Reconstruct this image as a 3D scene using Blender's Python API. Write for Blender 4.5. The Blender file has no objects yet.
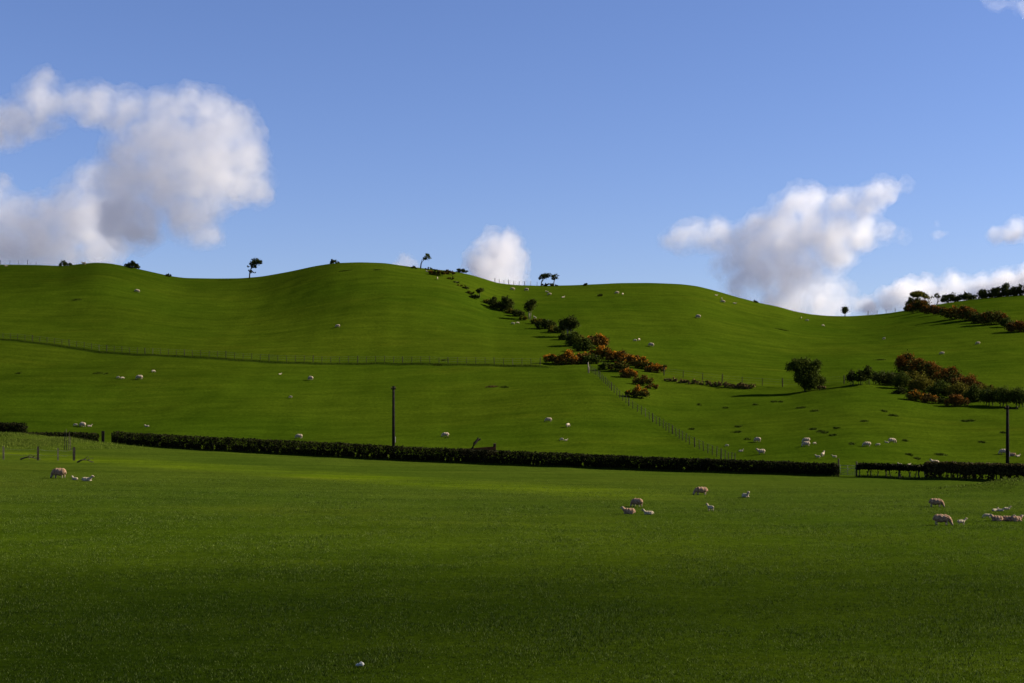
import bpy, bmesh, math, random
import numpy as np
from mathutils import Vector, Matrix

R = math.radians
scene = bpy.context.scene
COL = scene.collection
F = 1422.2            # focal length of the 50 mm lens in picture widths of 1024
HOR = 404.0           # height of the horizon line
EYE = 7.0             # the photographer stands on a raised embankment

SUN_AZ, SUN_EL = R(83), R(31)
SUN = Vector((math.cos(SUN_EL) * math.sin(SUN_AZ), math.cos(SUN_EL) * math.cos(SUN_AZ), math.sin(SUN_EL)))

# ------------------------------------------------------------------ helpers
def tag(o, label=None, cat=None, group=None, kind=None):
    if label: o['label'] = label
    if cat: o['category'] = cat
    if group: o['group'] = group
    if kind: o['kind'] = kind
    return o

def empty(name, loc, label, cat, group=None, rz=0.0):
    o = bpy.data.objects.new(name, None)
    o.empty_display_size = 0.2
    o.location = loc
    o.rotation_euler = (0, 0, rz)
    COL.objects.link(o)
    return tag(o, label, cat, group)

def mesh_np(name, V, Fc):
    """mesh from numpy arrays: V (n,3), Fc (m,k) with k = 3 or 4"""
    V = np.asarray(V, dtype=np.float32); Fc = np.asarray(Fc, dtype=np.int32)
    me = bpy.data.meshes.new(name)
    me.vertices.add(len(V)); me.vertices.foreach_set('co', V.ravel())
    m, k = Fc.shape
    me.loops.add(m * k); me.loops.foreach_set('vertex_index', Fc.ravel())
    me.polygons.add(m)
    me.polygons.foreach_set('loop_start', np.arange(0, m * k, k, dtype=np.int32))
    me.polygons.foreach_set('loop_total', np.full(m, k, dtype=np.int32))
    me.update(calc_edges=True)
    return me

def link(name, me, mat=None, parent=None, smooth=False):
    o = bpy.data.objects.new(name, me)
    COL.objects.link(o)
    if mat is not None and not me.materials:
        me.materials.append(mat)
    if smooth:
        me.polygons.foreach_set('use_smooth', np.ones(len(me.polygons), dtype=bool))
    if parent: o.parent = parent
    return o

class MB:
    """collects tubes and boxes for one part"""
    def __init__(self): self.v = []; self.f = []
    def tube(self, pts, rad, n=7, cap=True):
        pts = [Vector(p) for p in pts]; base = len(self.v)
        if not hasattr(rad, '__len__'): rad = [rad] * len(pts)
        for i, p in enumerate(pts):
            a = pts[max(0, i - 1)]; b = pts[min(len(pts) - 1, i + 1)]
            t = (b - a).normalized()
            s = t.orthogonal().normalized() if abs(t.z) > 0.9 else t.cross(Vector((0, 0, 1))).normalized()
            w = t.cross(s).normalized()
            for k in range(n):
                q = 2 * math.pi * k / n
                self.v.append(p + (s * math.cos(q) + w * math.sin(q)) * rad[i])
        for i in range(len(pts) - 1):
            for k in range(n):
                a = base + i * n + k; b = base + i * n + (k + 1) % n
                self.f.append((a, b, b + n, a + n))
        if cap:
            self.f.append(tuple(range(base + n - 1, base - 1, -1)))
            e = base + (len(pts) - 1) * n
            self.f.append(tuple(range(e, e + n)))
        return self
    def box(self, c, s, rz=0.0, tilt=0.0):
        base = len(self.v); M = Matrix.Rotation(rz, 3, 'Z') @ Matrix.Rotation(tilt, 3, 'Y')
        for z in (-.5, .5):
            for x, y in ((-.5, -.5), (.5, -.5), (.5, .5), (-.5, .5)):
                self.v.append(Vector(c) + M @ Vector((x * s[0], y * s[1], z * s[2])))
        for q in ((3, 2, 1, 0), (4, 5, 6, 7), (0, 1, 5, 4), (1, 2, 6, 5), (2, 3, 7, 6), (3, 0, 4, 7)):
            self.f.append(tuple(base + i for i in q))
        return self
    def mesh(self, name):
        me = bpy.data.meshes.new(name); me.from_pydata([tuple(v) for v in self.v], [], self.f); me.update(); return me
    def build(self, name, mat, parent=None, smooth=False):
        return link(name, self.mesh(name), mat, parent, smooth)

# ------------------------------------------------------------------ materials
def nodes(name):
    m = bpy.data.materials.new(name); m.use_nodes = True
    nt = m.node_tree; b = nt.nodes['Principled BSDF']
    b.inputs['Specular IOR Level'].default_value = 0.2
    return m, nt, b

def noise_mat(name, c1, c2, scale=1.0, rough=0.85, detail=4.0, island=0.0, bump=0.0, bscale=8.0, trans=0.0, spec=0.02, c3=None, coord='Object'):
    m, nt, b = nodes(name)
    tc = nt.nodes.new('ShaderNodeTexCoord')
    nz = nt.nodes.new('ShaderNodeTexNoise'); nz.inputs['Scale'].default_value = scale; nz.inputs['Detail'].default_value = detail
    nt.links.new(tc.outputs[coord], nz.inputs['Vector'])
    rp = nt.nodes.new('ShaderNodeValToRGB')
    rp.color_ramp.elements[0].position = 0.35; rp.color_ramp.elements[1].position = 0.65
    rp.color_ramp.elements[0].color = (*c1, 1); rp.color_ramp.elements[1].color = (*c2, 1)
    if c3:
        e = rp.color_ramp.elements.new(0.8); e.color = (*c3, 1)
    if island:
        gi = nt.nodes.new('ShaderNodeNewGeometry')
        mx = nt.nodes.new('ShaderNodeMix'); mx.data_type = 'FLOAT'; mx.inputs[0].default_value = island
        nt.links.new(nz.outputs['Fac'], mx.inputs[2]); nt.links.new(gi.outputs['Random Per Island'], mx.inputs[3])
        nt.links.new(mx.outputs[0], rp.inputs['Fac'])
    else:
        nt.links.new(nz.outputs['Fac'], rp.inputs['Fac'])
    nt.links.new(rp.outputs['Color'], b.inputs['Base Color'])
    b.inputs['Roughness'].default_value = rough
    b.inputs['Specular IOR Level'].default_value = spec
    if bump:
        n2 = nt.nodes.new('ShaderNodeTexNoise'); n2.inputs['Scale'].default_value = bscale; n2.inputs['Detail'].default_value = 5
        nt.links.new(tc.outputs[coord], n2.inputs['Vector'])
        bp = nt.nodes.new('ShaderNodeBump'); bp.inputs['Strength'].default_value = bump; bp.inputs['Distance'].default_value = 0.1
        nt.links.new(n2.outputs['Fac'], bp.inputs['Height']); nt.links.new(bp.outputs['Normal'], b.inputs['Normal'])
    if trans:
        out = nt.nodes['Material Output']
        tr = nt.nodes.new('ShaderNodeBsdfTranslucent'); ms = nt.nodes.new('ShaderNodeMixShader'); ms.inputs[0].default_value = trans
        nt.links.new(rp.outputs['Color'], tr.inputs['Color'])
        nt.links.new(b.outputs['BSDF'], ms.inputs[1]); nt.links.new(tr.outputs['BSDF'], ms.inputs[2])
        nt.links.new(ms.outputs[0], out.inputs['Surface'])
    return m

def ground_material():
    m, nt, b = nodes('pasture')
    N, L = nt.nodes, nt.links
    tc = N.new('ShaderNodeTexCoord')
    def noise(scale, detail, stretch=(1, 1, 1), rough=0.55):
        mp = N.new('ShaderNodeMapping'); mp.inputs['Scale'].default_value = stretch
        L.new(tc.outputs['Object'], mp.inputs['Vector'])
        n = N.new('ShaderNodeTexNoise'); n.inputs['Scale'].default_value = scale; n.inputs['Detail'].default_value = detail
        n.inputs['Roughness'].default_value = rough
        L.new(mp.outputs['Vector'], n.inputs['Vector']); return n
    def ramp(src, p0, c0, p1, c1):
        r = N.new('ShaderNodeValToRGB'); e = r.color_ramp.elements
        e[0].position, e[1].position = p0, p1
        e[0].color = (*c0, 1); e[1].color = (*c1, 1)
        L.new(src, r.inputs['Fac']); return r
    def mix(mode, fac, a, c):
        x = N.new('ShaderNodeMix'); x.data_type = 'RGBA'; x.blend_type = mode
        if isinstance(fac, float): x.inputs[0].default_value = fac
        else: L.new(fac, x.inputs[0])
        L.new(a, x.inputs[6])
        if isinstance(c, tuple): x.inputs[7].default_value = (*c, 1)
        else: L.new(c, x.inputs[7])
        return x.outputs[2]
    big = ramp(noise(0.022, 3, (1, 1, 1)).outputs['Fac'], 0.35, (0.0275, 0.0480, 0.0019), 0.68, (0.0385, 0.0570, 0.0025))
    med = ramp(noise(0.30, 7, (0.25, 1.0, 1.0), 0.70).outputs['Fac'], 0.28, (0.66, 0.72, 0.70), 0.72, (1.28, 1.22, 1.25))
    fine = ramp(noise(3.0, 5, (0.6, 1.0, 1.0), 0.75).outputs['Fac'], 0.30, (0.62, 0.66, 0.65), 0.72, (1.32, 1.26, 1.35))
    c = mix('MULTIPLY', 1.0, big.outputs['Color'], med.outputs['Color'])
    c = mix('MULTIPLY', 1.0, c, fine.outputs['Color'])
    dry = ramp(noise(0.075, 5, (0.5, 1.0, 1.0), 0.7).outputs['Fac'], 0.56, (1, 1, 1), 0.72, (1.22, 1.08, 1.15))   # patches grazed thin and yellowing
    c = mix('MULTIPLY', 1.0, c, dry.outputs['Color'])
    at = N.new('ShaderNodeAttribute'); at.attribute_name = 'sward'      # red channel: strip of sunlight painted into the turf colour
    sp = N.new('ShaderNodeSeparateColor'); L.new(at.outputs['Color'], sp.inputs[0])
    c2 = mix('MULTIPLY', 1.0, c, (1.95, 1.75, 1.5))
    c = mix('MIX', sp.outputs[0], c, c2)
    c3 = mix('MULTIPLY', 1.0, c, (0.50, 0.58, 0.9))                     # long uneaten fence-line grass, with shade of the bank painted in
    c = mix('MIX', sp.outputs[1], c, c3)
    c4 = mix('MULTIPLY', 1.0, c, (1.14, 1.08, 2.0))                     # paler, bluer turf of the flat meadow
    c = mix('MIX', sp.outputs[2], c, c4)
    L.new(c, b.inputs['Base Color'])
    b.inputs['Roughness'].default_value = 0.9
    b.inputs['Specular IOR Level'].default_value = 0.0
    bn = noise(2.2, 6, (0.7, 1, 1), 0.7)
    bp = N.new('ShaderNodeBump'); bp.inputs['Strength'].default_value = 0.6; bp.inputs['Distance'].default_value = 0.25
    L.new(bn.outputs['Fac'], bp.inputs['Height']); L.new(bp.outputs['Normal'], b.inputs['Normal'])
    return m

M = {}
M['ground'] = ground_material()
M['blade'] = noise_mat('grass_blade', (0.020, 0.038, 0.0018), (0.067, 0.098, 0.0062), 0.6, 0.7, 3, island=0.7, trans=0.25, spec=0.05, c3=(0.150, 0.185, 0.042))
M['rough'] = noise_mat('rough_grass', (0.024, 0.034, 0.003), (0.050, 0.062, 0.006), 0.8, 0.8, 3, island=0.5, trans=0.15)
M['bankgrass'] = noise_mat('bank_grass', (0.040, 0.062, 0.004), (0.105, 0.130, 0.016), 0.5, 0.8, 3, island=0.5, trans=0.2, spec=0.05)
M['rush'] = noise_mat('rush_blade', (0.022, 0.036, 0.003), (0.042, 0.058, 0.004), 2, 0.8, 3, island=0.5)
M['rush_brown'] = noise_mat('dry_rush', (0.05, 0.035, 0.012), (0.10, 0.065, 0.02), 2, 0.8, 3, island=0.5)
M['leaf_dark'] = noise_mat('dark_leaf', (0.019, 0.025, 0.004), (0.048, 0.055, 0.008), 0.7, 0.7, 4, island=0.45, trans=0.2)
M['leaf_green'] = noise_mat('green_leaf', (0.025, 0.036, 0.004), (0.064, 0.077, 0.008), 0.7, 0.7, 4, island=0.45, trans=0.2)
M['leaf_olive'] = noise_mat('olive_leaf', (0.050, 0.046, 0.005), (0.115, 0.098, 0.009), 0.7, 0.7, 4, island=0.45, trans=0.25)
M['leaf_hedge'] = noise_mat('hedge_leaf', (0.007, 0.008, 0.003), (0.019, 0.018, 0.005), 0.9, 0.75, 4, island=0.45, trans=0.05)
M['leaf_hedge_brown'] = noise_mat('brown_hedge_leaf', (0.026, 0.022, 0.008), (0.060, 0.046, 0.012), 0.9, 0.75, 4, island=0.45, trans=0.1)
M['gorse'] = noise_mat('gorse_green', (0.028, 0.034, 0.005), (0.085, 0.070, 0.009), 0.8, 0.8, 4, island=0.5, trans=0.1)
M['gorse_brown'] = noise_mat('gorse_brown', (0.050, 0.034, 0.008), (0.120, 0.066, 0.012), 0.8, 0.8, 4, island=0.5, trans=0.1)
M['bloom'] = noise_mat('gorse_bloom', (0.20, 0.070, 0.005), (0.43, 0.170, 0.009), 0.9, 0.7, 4, island=0.6, trans=0.15)
M['bloom_red'] = noise_mat('faded_bloom', (0.10, 0.036, 0.006), (0.23, 0.085, 0.009), 0.9, 0.7, 4, island=0.6, trans=0.15)
M['scrub'] = noise_mat('dead_scrub', (0.07, 0.050, 0.018), (0.15, 0.10, 0.03), 0.9, 0.8, 4, island=0.5)
M['bark'] = noise_mat('bark', (0.035, 0.028, 0.020), (0.085, 0.070, 0.050), 3, 0.9, 5, bump=0.4)
M['bark_pale'] = noise_mat('pale_bark', (0.14, 0.11, 0.08), (0.28, 0.23, 0.17), 3, 0.9, 5, bump=0.4)
M['post'] = noise_mat('weathered_post', (0.020, 0.017, 0.012), (0.052, 0.043, 0.032), 5, 0.9, 5, bump=0.3)
M['post_pale'] = noise_mat('pale_post', (0.06, 0.053, 0.035), (0.115, 0.10, 0.07), 5, 0.9, 5, bump=0.3)
M['wire'] = noise_mat('fence_wire', (0.10, 0.10, 0.09), (0.16, 0.155, 0.14), 5, 0.6)
M['pole'] = noise_mat('creosoted_pole', (0.007, 0.006, 0.005), (0.016, 0.013, 0.011), 4, 0.8, 5, bump=0.2)
M['ceramic'] = noise_mat('insulator', (0.05, 0.03, 0.02), (0.08, 0.05, 0.03), 4, 0.3)
M['rust'] = noise_mat('rusty_metal', (0.075, 0.025, 0.012), (0.13, 0.05, 0.02), 2.5, 0.85, 6, bump=0.2)
M['rust_dark'] = noise_mat('dark_rust', (0.03, 0.016, 0.012), (0.05, 0.028, 0.018), 2.5, 0.85, 6)
M['tyre'] = noise_mat('tyre', (0.015, 0.015, 0.015), (0.03, 0.03, 0.03), 6, 0.9)
M['gate'] = noise_mat('gate_metal', (0.12, 0.12, 0.10), (0.22, 0.21, 0.18), 5, 0.6)
M['stone'] = noise_mat('pale_stone', (0.42, 0.39, 0.31), (0.56, 0.53, 0.44), 9, 0.85, 5, bump=0.3, bscale=20)
M['wool_tan'] = noise_mat('tan_wool', (0.18, 0.100, 0.055), (0.36, 0.23, 0.14), 5, 0.95, 5, bump=0.5, bscale=22)
M['wool'] = noise_mat('cream_wool', (0.27, 0.20, 0.122), (0.43, 0.34, 0.23), 5, 0.95, 5, bump=0.5, bscale=22)
M['wool_lamb'] = noise_mat('lamb_wool', (0.30, 0.235, 0.145), (0.45, 0.37, 0.25), 7, 0.95, 5, bump=0.4, bscale=30)
M['face'] = noise_mat('sheep_face', (0.20, 0.145, 0.095), (0.34, 0.265, 0.19), 6, 0.8)
M['hoof'] = noise_mat('hoof_and_eye', (0.02, 0.018, 0.015), (0.035, 0.03, 0.025), 6, 0.6)

# ------------------------------------------------------------------ the land
US = np.arange(-400, 1425, 1.0)
def curve(pts, sig):
    x, y = zip(*pts)
    a = np.interp(US, x, y)
    k = np.exp(-0.5 * (np.arange(-3 * sig, 3 * sig + 1) / sig) ** 2); k /= k.sum()
    return np.convolve(np.pad(a, 3 * sig, mode='edge'), k, 'valid')

# crest: where it stands in the view and how far away it is
CREST_Y = curve([(-400, 285), (-200, 275), (-60, 268), (0, 264.5), (40, 265), (62, 266), (80, 264), (95, 262.5), (110, 263.3), (130, 267),
                 (150, 271.5), (170, 276), (185, 278), (215, 278.5), (240, 278.3), (262, 276.5), (290, 271.5), (315, 266), (335, 263), (360, 262.2),
                 (385, 263), (405, 266), (430, 269), (450, 270.8), (470, 274.5), (485, 279), (497, 283), (515, 285), (540, 285.7), (570, 285.3), (600, 284),
                 (620, 283), (650, 282.8), (680, 284), (697, 286), (715, 290.5), (735, 296.5), (760, 303), (780, 307), (795, 311.5), (812, 314.5),
                 (830, 316), (850, 316.2), (870, 315), (890, 313), (905, 310.5), (920, 307.5), (940, 304), (960, 301), (980, 298.5), (1000, 296.5), (1024, 295),
                 (1100, 290), (1250, 300), (1424, 320)], 4)
CREST_D = curve([(-400, 420), (0, 420), (90, 400), (215, 440), (350, 395), (440, 390), (520, 430), (650, 420), (760, 420), (850, 440), (930, 425), (1024, 415), (1424, 420)], 30)
FENCE_Y = curve([(-400, 310), (-60, 332), (0, 339.5), (40, 345), (95, 351), (180, 356), (260, 360.5), (330, 362.5), (400, 363.3), (530, 364), (580, 366), (620, 371), (660, 379),
                 (720, 385.5), (790, 390), (850, 386), (900, 390), (950, 399), (1024, 404), (1200, 412), (1424, 420)], 8)
FENCE_D = curve([(-400, 320), (0, 290), (200, 275), (530, 262), (660, 250), (790, 240), (1024, 218), (1424, 210)], 30)
HEDGE_Y = curve([(-400, 425), (0, 441), (115, 445.5), (394, 460.5), (620, 469.5), (840, 476.5), (1024, 482), (1424, 490)], 20)
HEDGE_D = curve([(-400, 215), (0, 195), (115, 185), (394, 165), (620, 151), (840, 140), (1024, 132), (1424, 122)], 30)

_rng = np.random.default_rng(5)
def make_waves(n, lo, hi):
    k = 2 * np.pi / _rng.uniform(lo, hi, n); a = _rng.uniform(0, 2 * np.pi, n)
    return k * np.cos(a), k * np.sin(a), _rng.uniform(0, 2 * np.pi, n)
W1, W2 = make_waves(9, 28, 70), make_waves(14, 5, 13)
def waves(W, X, Y):
    s = 0
    for kx, ky, p in zip(*W): s = s + np.sin(kx * X + ky * Y + p)
    return s / math.sqrt(len(W[0]))
def sst(x): x = np.clip(x, 0, 1); return x * x * (3 - 2 * x)
def hump(X, Y, x0, y0, rx, ry, h): return h * np.exp(-((X - x0) / rx) ** 2 - ((Y - y0) / ry) ** 2)

def land(X, Y):
    X = np.asarray(X, float); Y = np.asarray(Y, float)
    d = np.maximum(Y, 1.0)
    u = np.clip(512 + F * X / d, -380, 1400)
    i = lambda A: np.interp(u, US, A)
    yc, dc, yb, db, ya, da = i(CREST_Y), i(CREST_D), i(FENCE_Y), i(FENCE_D), i(HEDGE_Y), i(HEDGE_D)
    za = EYE - (ya - HOR) * da / F
    field = za * sst(np.clip(d / da, 0, 1) ** 1.5)
    # hillside as seen: a smooth curve through hedge foot, fence line and crest
    s1 = (yb - ya) / (db - da); s2 = (yc - yb) / (dc - db)
    ma = 0.62 * s1; mb = 2 * s1 * s2 / (s1 + s2); mc = 0.0
    def herm(t, p0, m0, p1, m1, w):
        return (2*t**3 - 3*t**2 + 1) * p0 + (t**3 - 2*t**2 + t) * m0 * w + (-2*t**3 + 3*t**2) * p1 + (t**3 - t**2) * m1 * w
    t1 = np.clip((d - da) / (db - da), 0, 1); t2 = np.clip((d - db) / (dc - db), 0, 1)
    yy = np.where(d < db, herm(t1, ya, ma, yb, mb, db - da), herm(t2, yb, mb, yc, mc, dc - db))
    hill = EYE - (yy - HOR) * np.minimum(d, dc) / F
    e = np.maximum(d - dc, 0)
    over = hill + (HOR - yc) / F * e - 0.0013 * e * e
    floor = 2.0
    over = np.where(over > floor + 6, over, floor + 6 * np.exp(np.minimum((over - floor - 6) / 6, 0)))
    z = np.where(d < da, field, np.where(d < dc, hill, over))
    # gentle unevenness, kept off the crest so that its outline stays
    inside = sst((d - da) / 25) * sst((dc - 12 - d) / 45)
    z = z + inside * (0.24 * waves(W1, X, Y)) + (inside * 0.05 + 0.025 * sst((d - 25) / 30) * sst((da + 20 - d) / 20)) * waves(W2, X, Y)
    # lynchet under the cross fence
    left = sst((560 - u) / 25)
    q = d - db
    z = z + left * np.where(q > -0.2, 0.12 * np.exp(-np.maximum(q, 0) / 12), np.where(q < -1.1, -0.12 * np.exp(np.minimum(q + 1.1, 0) / 7), -0.12 + 0.24 * (q + 1.1) / 0.9))
    right = sst((u - 585) / 30) * sst((900 - u) / 60)
    z = z + right * 0.45 * np.exp(-(q / 2.2) ** 2)
    # rough bank at the near left, mound at the near right, hollow under the gorse
    z = z + hump(X, Y, -64, 181, 11, 7, 1.3) + hump(X, Y, 43.0, 119, 4.6, 3.0, 1.0)
    # railway embankment the picture is taken from
    z = z + 5.4 * sst((15 - np.abs(Y + 2)) / 12.0) * (np.abs(Y + 2) < 15)
    return z

def H(x, y): return float(land(np.array([x]), np.array([y]))[0])

def hit(px, py, dmin=25.0):
    """ground point met by the sight line through a picture point; at the crest if it passes above"""
    dc = float(np.interp(px, US, CREST_D))
    d = np.arange(dmin, dc + 1.0, 0.25)
    X = (px - 512) / F * d
    z = land(X, d)
    y = HOR - F * (z - EYE) / d
    k = np.nonzero(y <= py)[0]
    dd = d[k[0]] if len(k) else d[int(np.argmin(y))]
    x = (px - 512) / F * dd
    return Vector((x, dd, H(x, dd)))

def build_ground():
    uu = np.concatenate([512 + F * np.tan(np.radians(np.arange(-88, -27.2, 1.5))), np.arange(-200, 0, 8), np.arange(0, 1025, 2.5), np.arange(1030, 1225, 8),
                         512 + F * np.tan(np.radians(np.arange(27.5, 89, 1.5)))])
    th = np.unique(np.arctan((uu - 512) / F))
    th = np.concatenate([th, np.radians(np.arange(92, 268, 4))])
    r = np.concatenate([np.arange(2, 30, 2), np.arange(30, 150, 1.0), np.arange(150, 320, 0.55), np.arange(320, 470, 1.0), np.geomspace(470, 4500, 40)])
    T, Rr = np.meshgrid(th, r, indexing='ij')
    X = Rr * np.sin(T); Y = Rr * np.cos(T)
    Z = land(X, Y)
    nt, nr = X.shape
    V = np.stack([X, Y, Z], -1).reshape(-1, 3)
    V = np.vstack([V, [[0, 0, H(0, 0)]]])
    a = (np.arange(nt)[:, None] * nr + np.arange(nr - 1)[None, :])
    b = (((np.arange(nt) + 1) % nt)[:, None] * nr + np.arange(nr - 1)[None, :])
    Fq = np.stack([a, a + 1, b + 1, b], -1).reshape(-1, 4)
    Fq = Fq[:, ::-1]
    me = mesh_np('ground', V, Fq)
    # sward: painted sunlit strip, fence-line grass with painted shade, meadow tone
    d = np.maximum(V[:, 1], 1); u = np.clip(512 + F * V[:, 0] / d, -380, 1400)
    yimg = HOR - F * (V[:, 2] - EYE) / d
    da = np.interp(u, US, HEDGE_D)
    sunlit_strip = sst((d - (da - 51)) / 8) * sst((da - 30 - d) / 8) * (0.65 + 0.35 * waves(W2, V[:, 0] * 0.3, V[:, 1]))
    sunlit_strip = np.clip(sunlit_strip * sst((760 - u) / 260), 0, 1)
    q = d - np.interp(u, US, FENCE_D)
    coarse_shaded = np.exp(-((q + 0.7) / 0.9) ** 2) * sst((565 - u) / 25)
    col = np.zeros((len(V), 4), dtype=np.float32); col[:, 0] = sunlit_strip; col[:, 1] = np.clip(coarse_shaded, 0, 1); col[:, 2] = sst((da + 2 - d) / 4) * sst((d - 70) / 40) * (1 - sunlit_strip); col[:, 3] = 1
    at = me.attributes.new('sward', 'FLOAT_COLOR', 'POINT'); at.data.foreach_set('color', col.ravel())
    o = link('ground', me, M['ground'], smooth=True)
    return tag(o, kind='structure')
build_ground()

# ------------------------------------------------------------------ grass
def blades(rng, P, h, w, per, spread, lean=0.5):
    """per curved-over blades (two triangles' worth) at every root of P"""
    n = len(P) * per
    root = np.repeat(P, per, 0) + np.concatenate([rng.normal(0, spread, (n, 2)), np.zeros((n, 1))], 1)
    hh = (np.repeat(h, per) if hasattr(h, '__len__') else h) * rng.uniform(0.55, 1.25, n)
    az = rng.uniform(0, 2 * np.pi, n); ln = rng.uniform(0.1, lean, n) * hh
    side = np.stack([np.cos(az), np.sin(az), np.zeros(n)], 1) * (w * rng.uniform(0.7, 1.3, n))[:, None]
    az2 = rng.uniform(0, 2 * np.pi, n)
    tip = root + np.stack([np.cos(az2) * ln, np.sin(az2) * ln, hh], 1)
    V = np.stack([root - side * .5, root + side * .5, tip], 1).reshape(-1, 3)
    return V, np.arange(3 * n).reshape(-1, 3)

def build_grass():
    rng = np.random.default_rng(11)
    n = 330000
    y = 34 + (128 - 34) * rng.random(n) ** 1.0
    keep = (rng.random(n) < (34 / y) ** 0.35) & (rng.random(n) < (130 - y) / 35)
    y = y[keep]
    x = rng.uniform(-0.43, 0.43, len(y)) * y
    # clumps: thin the sward where a broad noise is low
    g = waves(W2, x * 2.1, y * 2.1) * 0.5 + waves(W2, x * 0.7 + 9, y * 0.7) * 0.6
    k = rng.random(len(y)) < np.clip(0.76 + 0.15 * g, 0.35, 1)
    x, y, g = x[k], y[k], g[k]
    z = land(x, y)
    P = np.stack([x, y, z - 0.01], 1)
    h = 0.070 * (1 + 0.32 * np.clip(g, -1, 1.5))
    V, Fc = blades(rng, P, h, 0.021, 3, 0.06, 0.9)
    o = link('grass', mesh_np('grass', V, Fc), M['blade'])
    tag(o, kind='stuff')
build_grass()

def strip_grass(name, mat, px0, px1, off, n, h, seed, line=FENCE_D, sp=0.5):
    rng = np.random.default_rng(seed)
    u = rng.uniform(px0, px1, n)
    d = np.interp(u, US, line) + rng.normal(off, sp, n)
    x = (u - 512) / F * d
    P = np.stack([x, d, land(x, d) - 0.02], 1)
    V, Fc = blades(rng, P, h, 0.09, 3, 0.12, 0.6)
    return tag(link(name, mesh_np(name, V, Fc), mat), kind='stuff')
strip_grass('rough_grass', M['rough'], -60, 548, -0.60, 2600, 0.12, 21, sp=0.3)

def patch_grass(name, mat, cx, cy, rx, ry, n, h, seed, w=0.06):
    rng = np.random.default_rng(seed)
    x = rng.normal(cx, rx, n); y = rng.normal(cy, ry, n)
    P = np.stack([x, y, land(x, y) - 0.02], 1)
    g = np.clip(1 + 0.5 * waves(W2, x, y), 0.3, 2)
    V, Fc = blades(rng, P, h * g, w, 3, 0.15, 0.7)
    return tag(link(name, mesh_np(name, V, Fc), mat), kind='stuff')
patch_grass('bank_grass', M['bankgrass'], -63, 177, 6.5, 3.6, 9000, 0.20, 22, .045)
patch_grass('bank_grass', M['bankgrass'], 44, 119, 3.2, 1.5, 1500, 0.16, 23)

# ------------------------------------------------------------------ leaves, shrubs, trees
def leaf_mesh(rng, blobs, n, size, clump=0.45):
    B = np.array(blobs, float)
    w = B[:, 3] * B[:, 5]; w = w / w.sum()
    ncl = max(9, int(n / 20))
    bi = rng.choice(len(B), ncl, p=w)
    dirs = rng.normal(size=(ncl, 3)); dirs /= np.linalg.norm(dirs, axis=1)[:, None]
    rad = rng.uniform(0.35, 1.0, ncl) ** 0.6
    C = B[bi, :3] + dirs * rad[:, None] * B[bi, 3:] * .82
    cs = B[bi, 3:].min(1) * clump * rng.uniform(0.6, 1.2, ncl)
    ci = rng.integers(0, ncl, n)
    P = C[ci] + rng.normal(size=(n, 3)) * (cs[ci] * 0.55)[:, None]
    s = size * rng.uniform(0.6, 1.35, n)
    a = rng.normal(size=(n, 3)); a /= np.linalg.norm(a, axis=1)[:, None]
    b = np.cross(a, rng.normal(size=(n, 3))); b /= np.linalg.norm(b, axis=1)[:, None]
    a *= (s * 0.62)[:, None]; b *= (s * 0.40)[:, None]
    V = np.stack([P - a, P + b, P + a, P - b], 1).reshape(-1, 3)
    return V, np.arange(4 * n).reshape(-1, 4)

SEED = [100]
def nrng():
    SEED[0] += 1
    return np.random.default_rng(SEED[0])

def plant(name, label, cat, px, py, blobs, trunks, mat, group=None, leaf=1.15, dens=3.0, parts=('crown', 'trunk'), bark='bark', extra=None, at=None, clump=0.45):
    """blobs (dx, up, rx, rz) and trunks [(dx, up, r), ...] in view units around the foot; scaled to metres at its own distance"""
    rng = nrng()
    p = at or hit(px, py)
    s = p.y / F
    t = empty(name, p, label, cat, group)
    def bl(bs):
        return [(b[0] * s, rng.uniform(-.35, .35) * b[2] * s, b[1] * s, b[2] * s, (0.5 * b[2] + 0.4 * b[3] + 0.3 * max(b[2], b[3])) * s * .85, b[3] * s) for b in bs]
    B = bl(blobs)
    area = sum(b[2] * b[3] * math.pi for b in blobs)
    n = int(max(90, area / (leaf * leaf * 0.5) * dens * 1.7))
    V, Fc = leaf_mesh(rng, B, n, leaf * s, clump)
    V[:, 2] = np.maximum(V[:, 2], -0.03)
    link(parts[0], mesh_np(parts[0], V, Fc), mat, t)
    for pl in trunks:
        yo = rng.uniform(-.6, .6) * s
        MB().tube([(a * s, yo * i, b * s - (0.12 if i == 0 else 0)) for i, (a, b, r) in enumerate(pl)], [r * s for a, b, r in pl]).build(parts[1], M[bark], t, True)
    if extra:
        ename, emat, ebl, ed = extra
        V, Fc = leaf_mesh(rng, bl(ebl), max(20, int(n * ed)), leaf * s * 0.85, clump * 0.8)
        V[:, 2] = np.maximum(V[:, 2], 0.02)
        link(ename, mesh_np(ename, V, Fc), emat, t)
    return t

def lumps(w, h, seed):
    """an irregular low mound of foliage w wide and h high"""
    rng = random.Random(seed)
    n = max(2, int(round(w / max(h, 1) * 2.0)) + 1)
    out = []
    for i in range(n):
        x = -w / 2 + w * (i + 0.5) / n + rng.uniform(-.08, .08) * w
        edge = 1 - 0.45 * abs(2 * x / w) ** 2
        top = h * edge * rng.uniform(0.72, 1.05)
        rx = max(w / n * 1.0, h * 0.36)
        out.append((x * .85, top * 0.48, rx, top * 0.52))
        if rng.random() < 0.6 and h > 6:
            out.append((x + rng.uniform(-.1, .1) * w, top * 0.78, rx * 0.6, top * 0.25))
    return out

def stems(w, h, k, seed, r=0.35):
    rng = random.Random(seed)
    return [[(x, 0, r), (x + rng.uniform(-.8, .8), h * .35, r * .8), (x + rng.uniform(-1.5, 1.5), h * .75, r * .4)] for x in [rng.uniform(-.3, .3) * w for _ in range(k)]]

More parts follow.
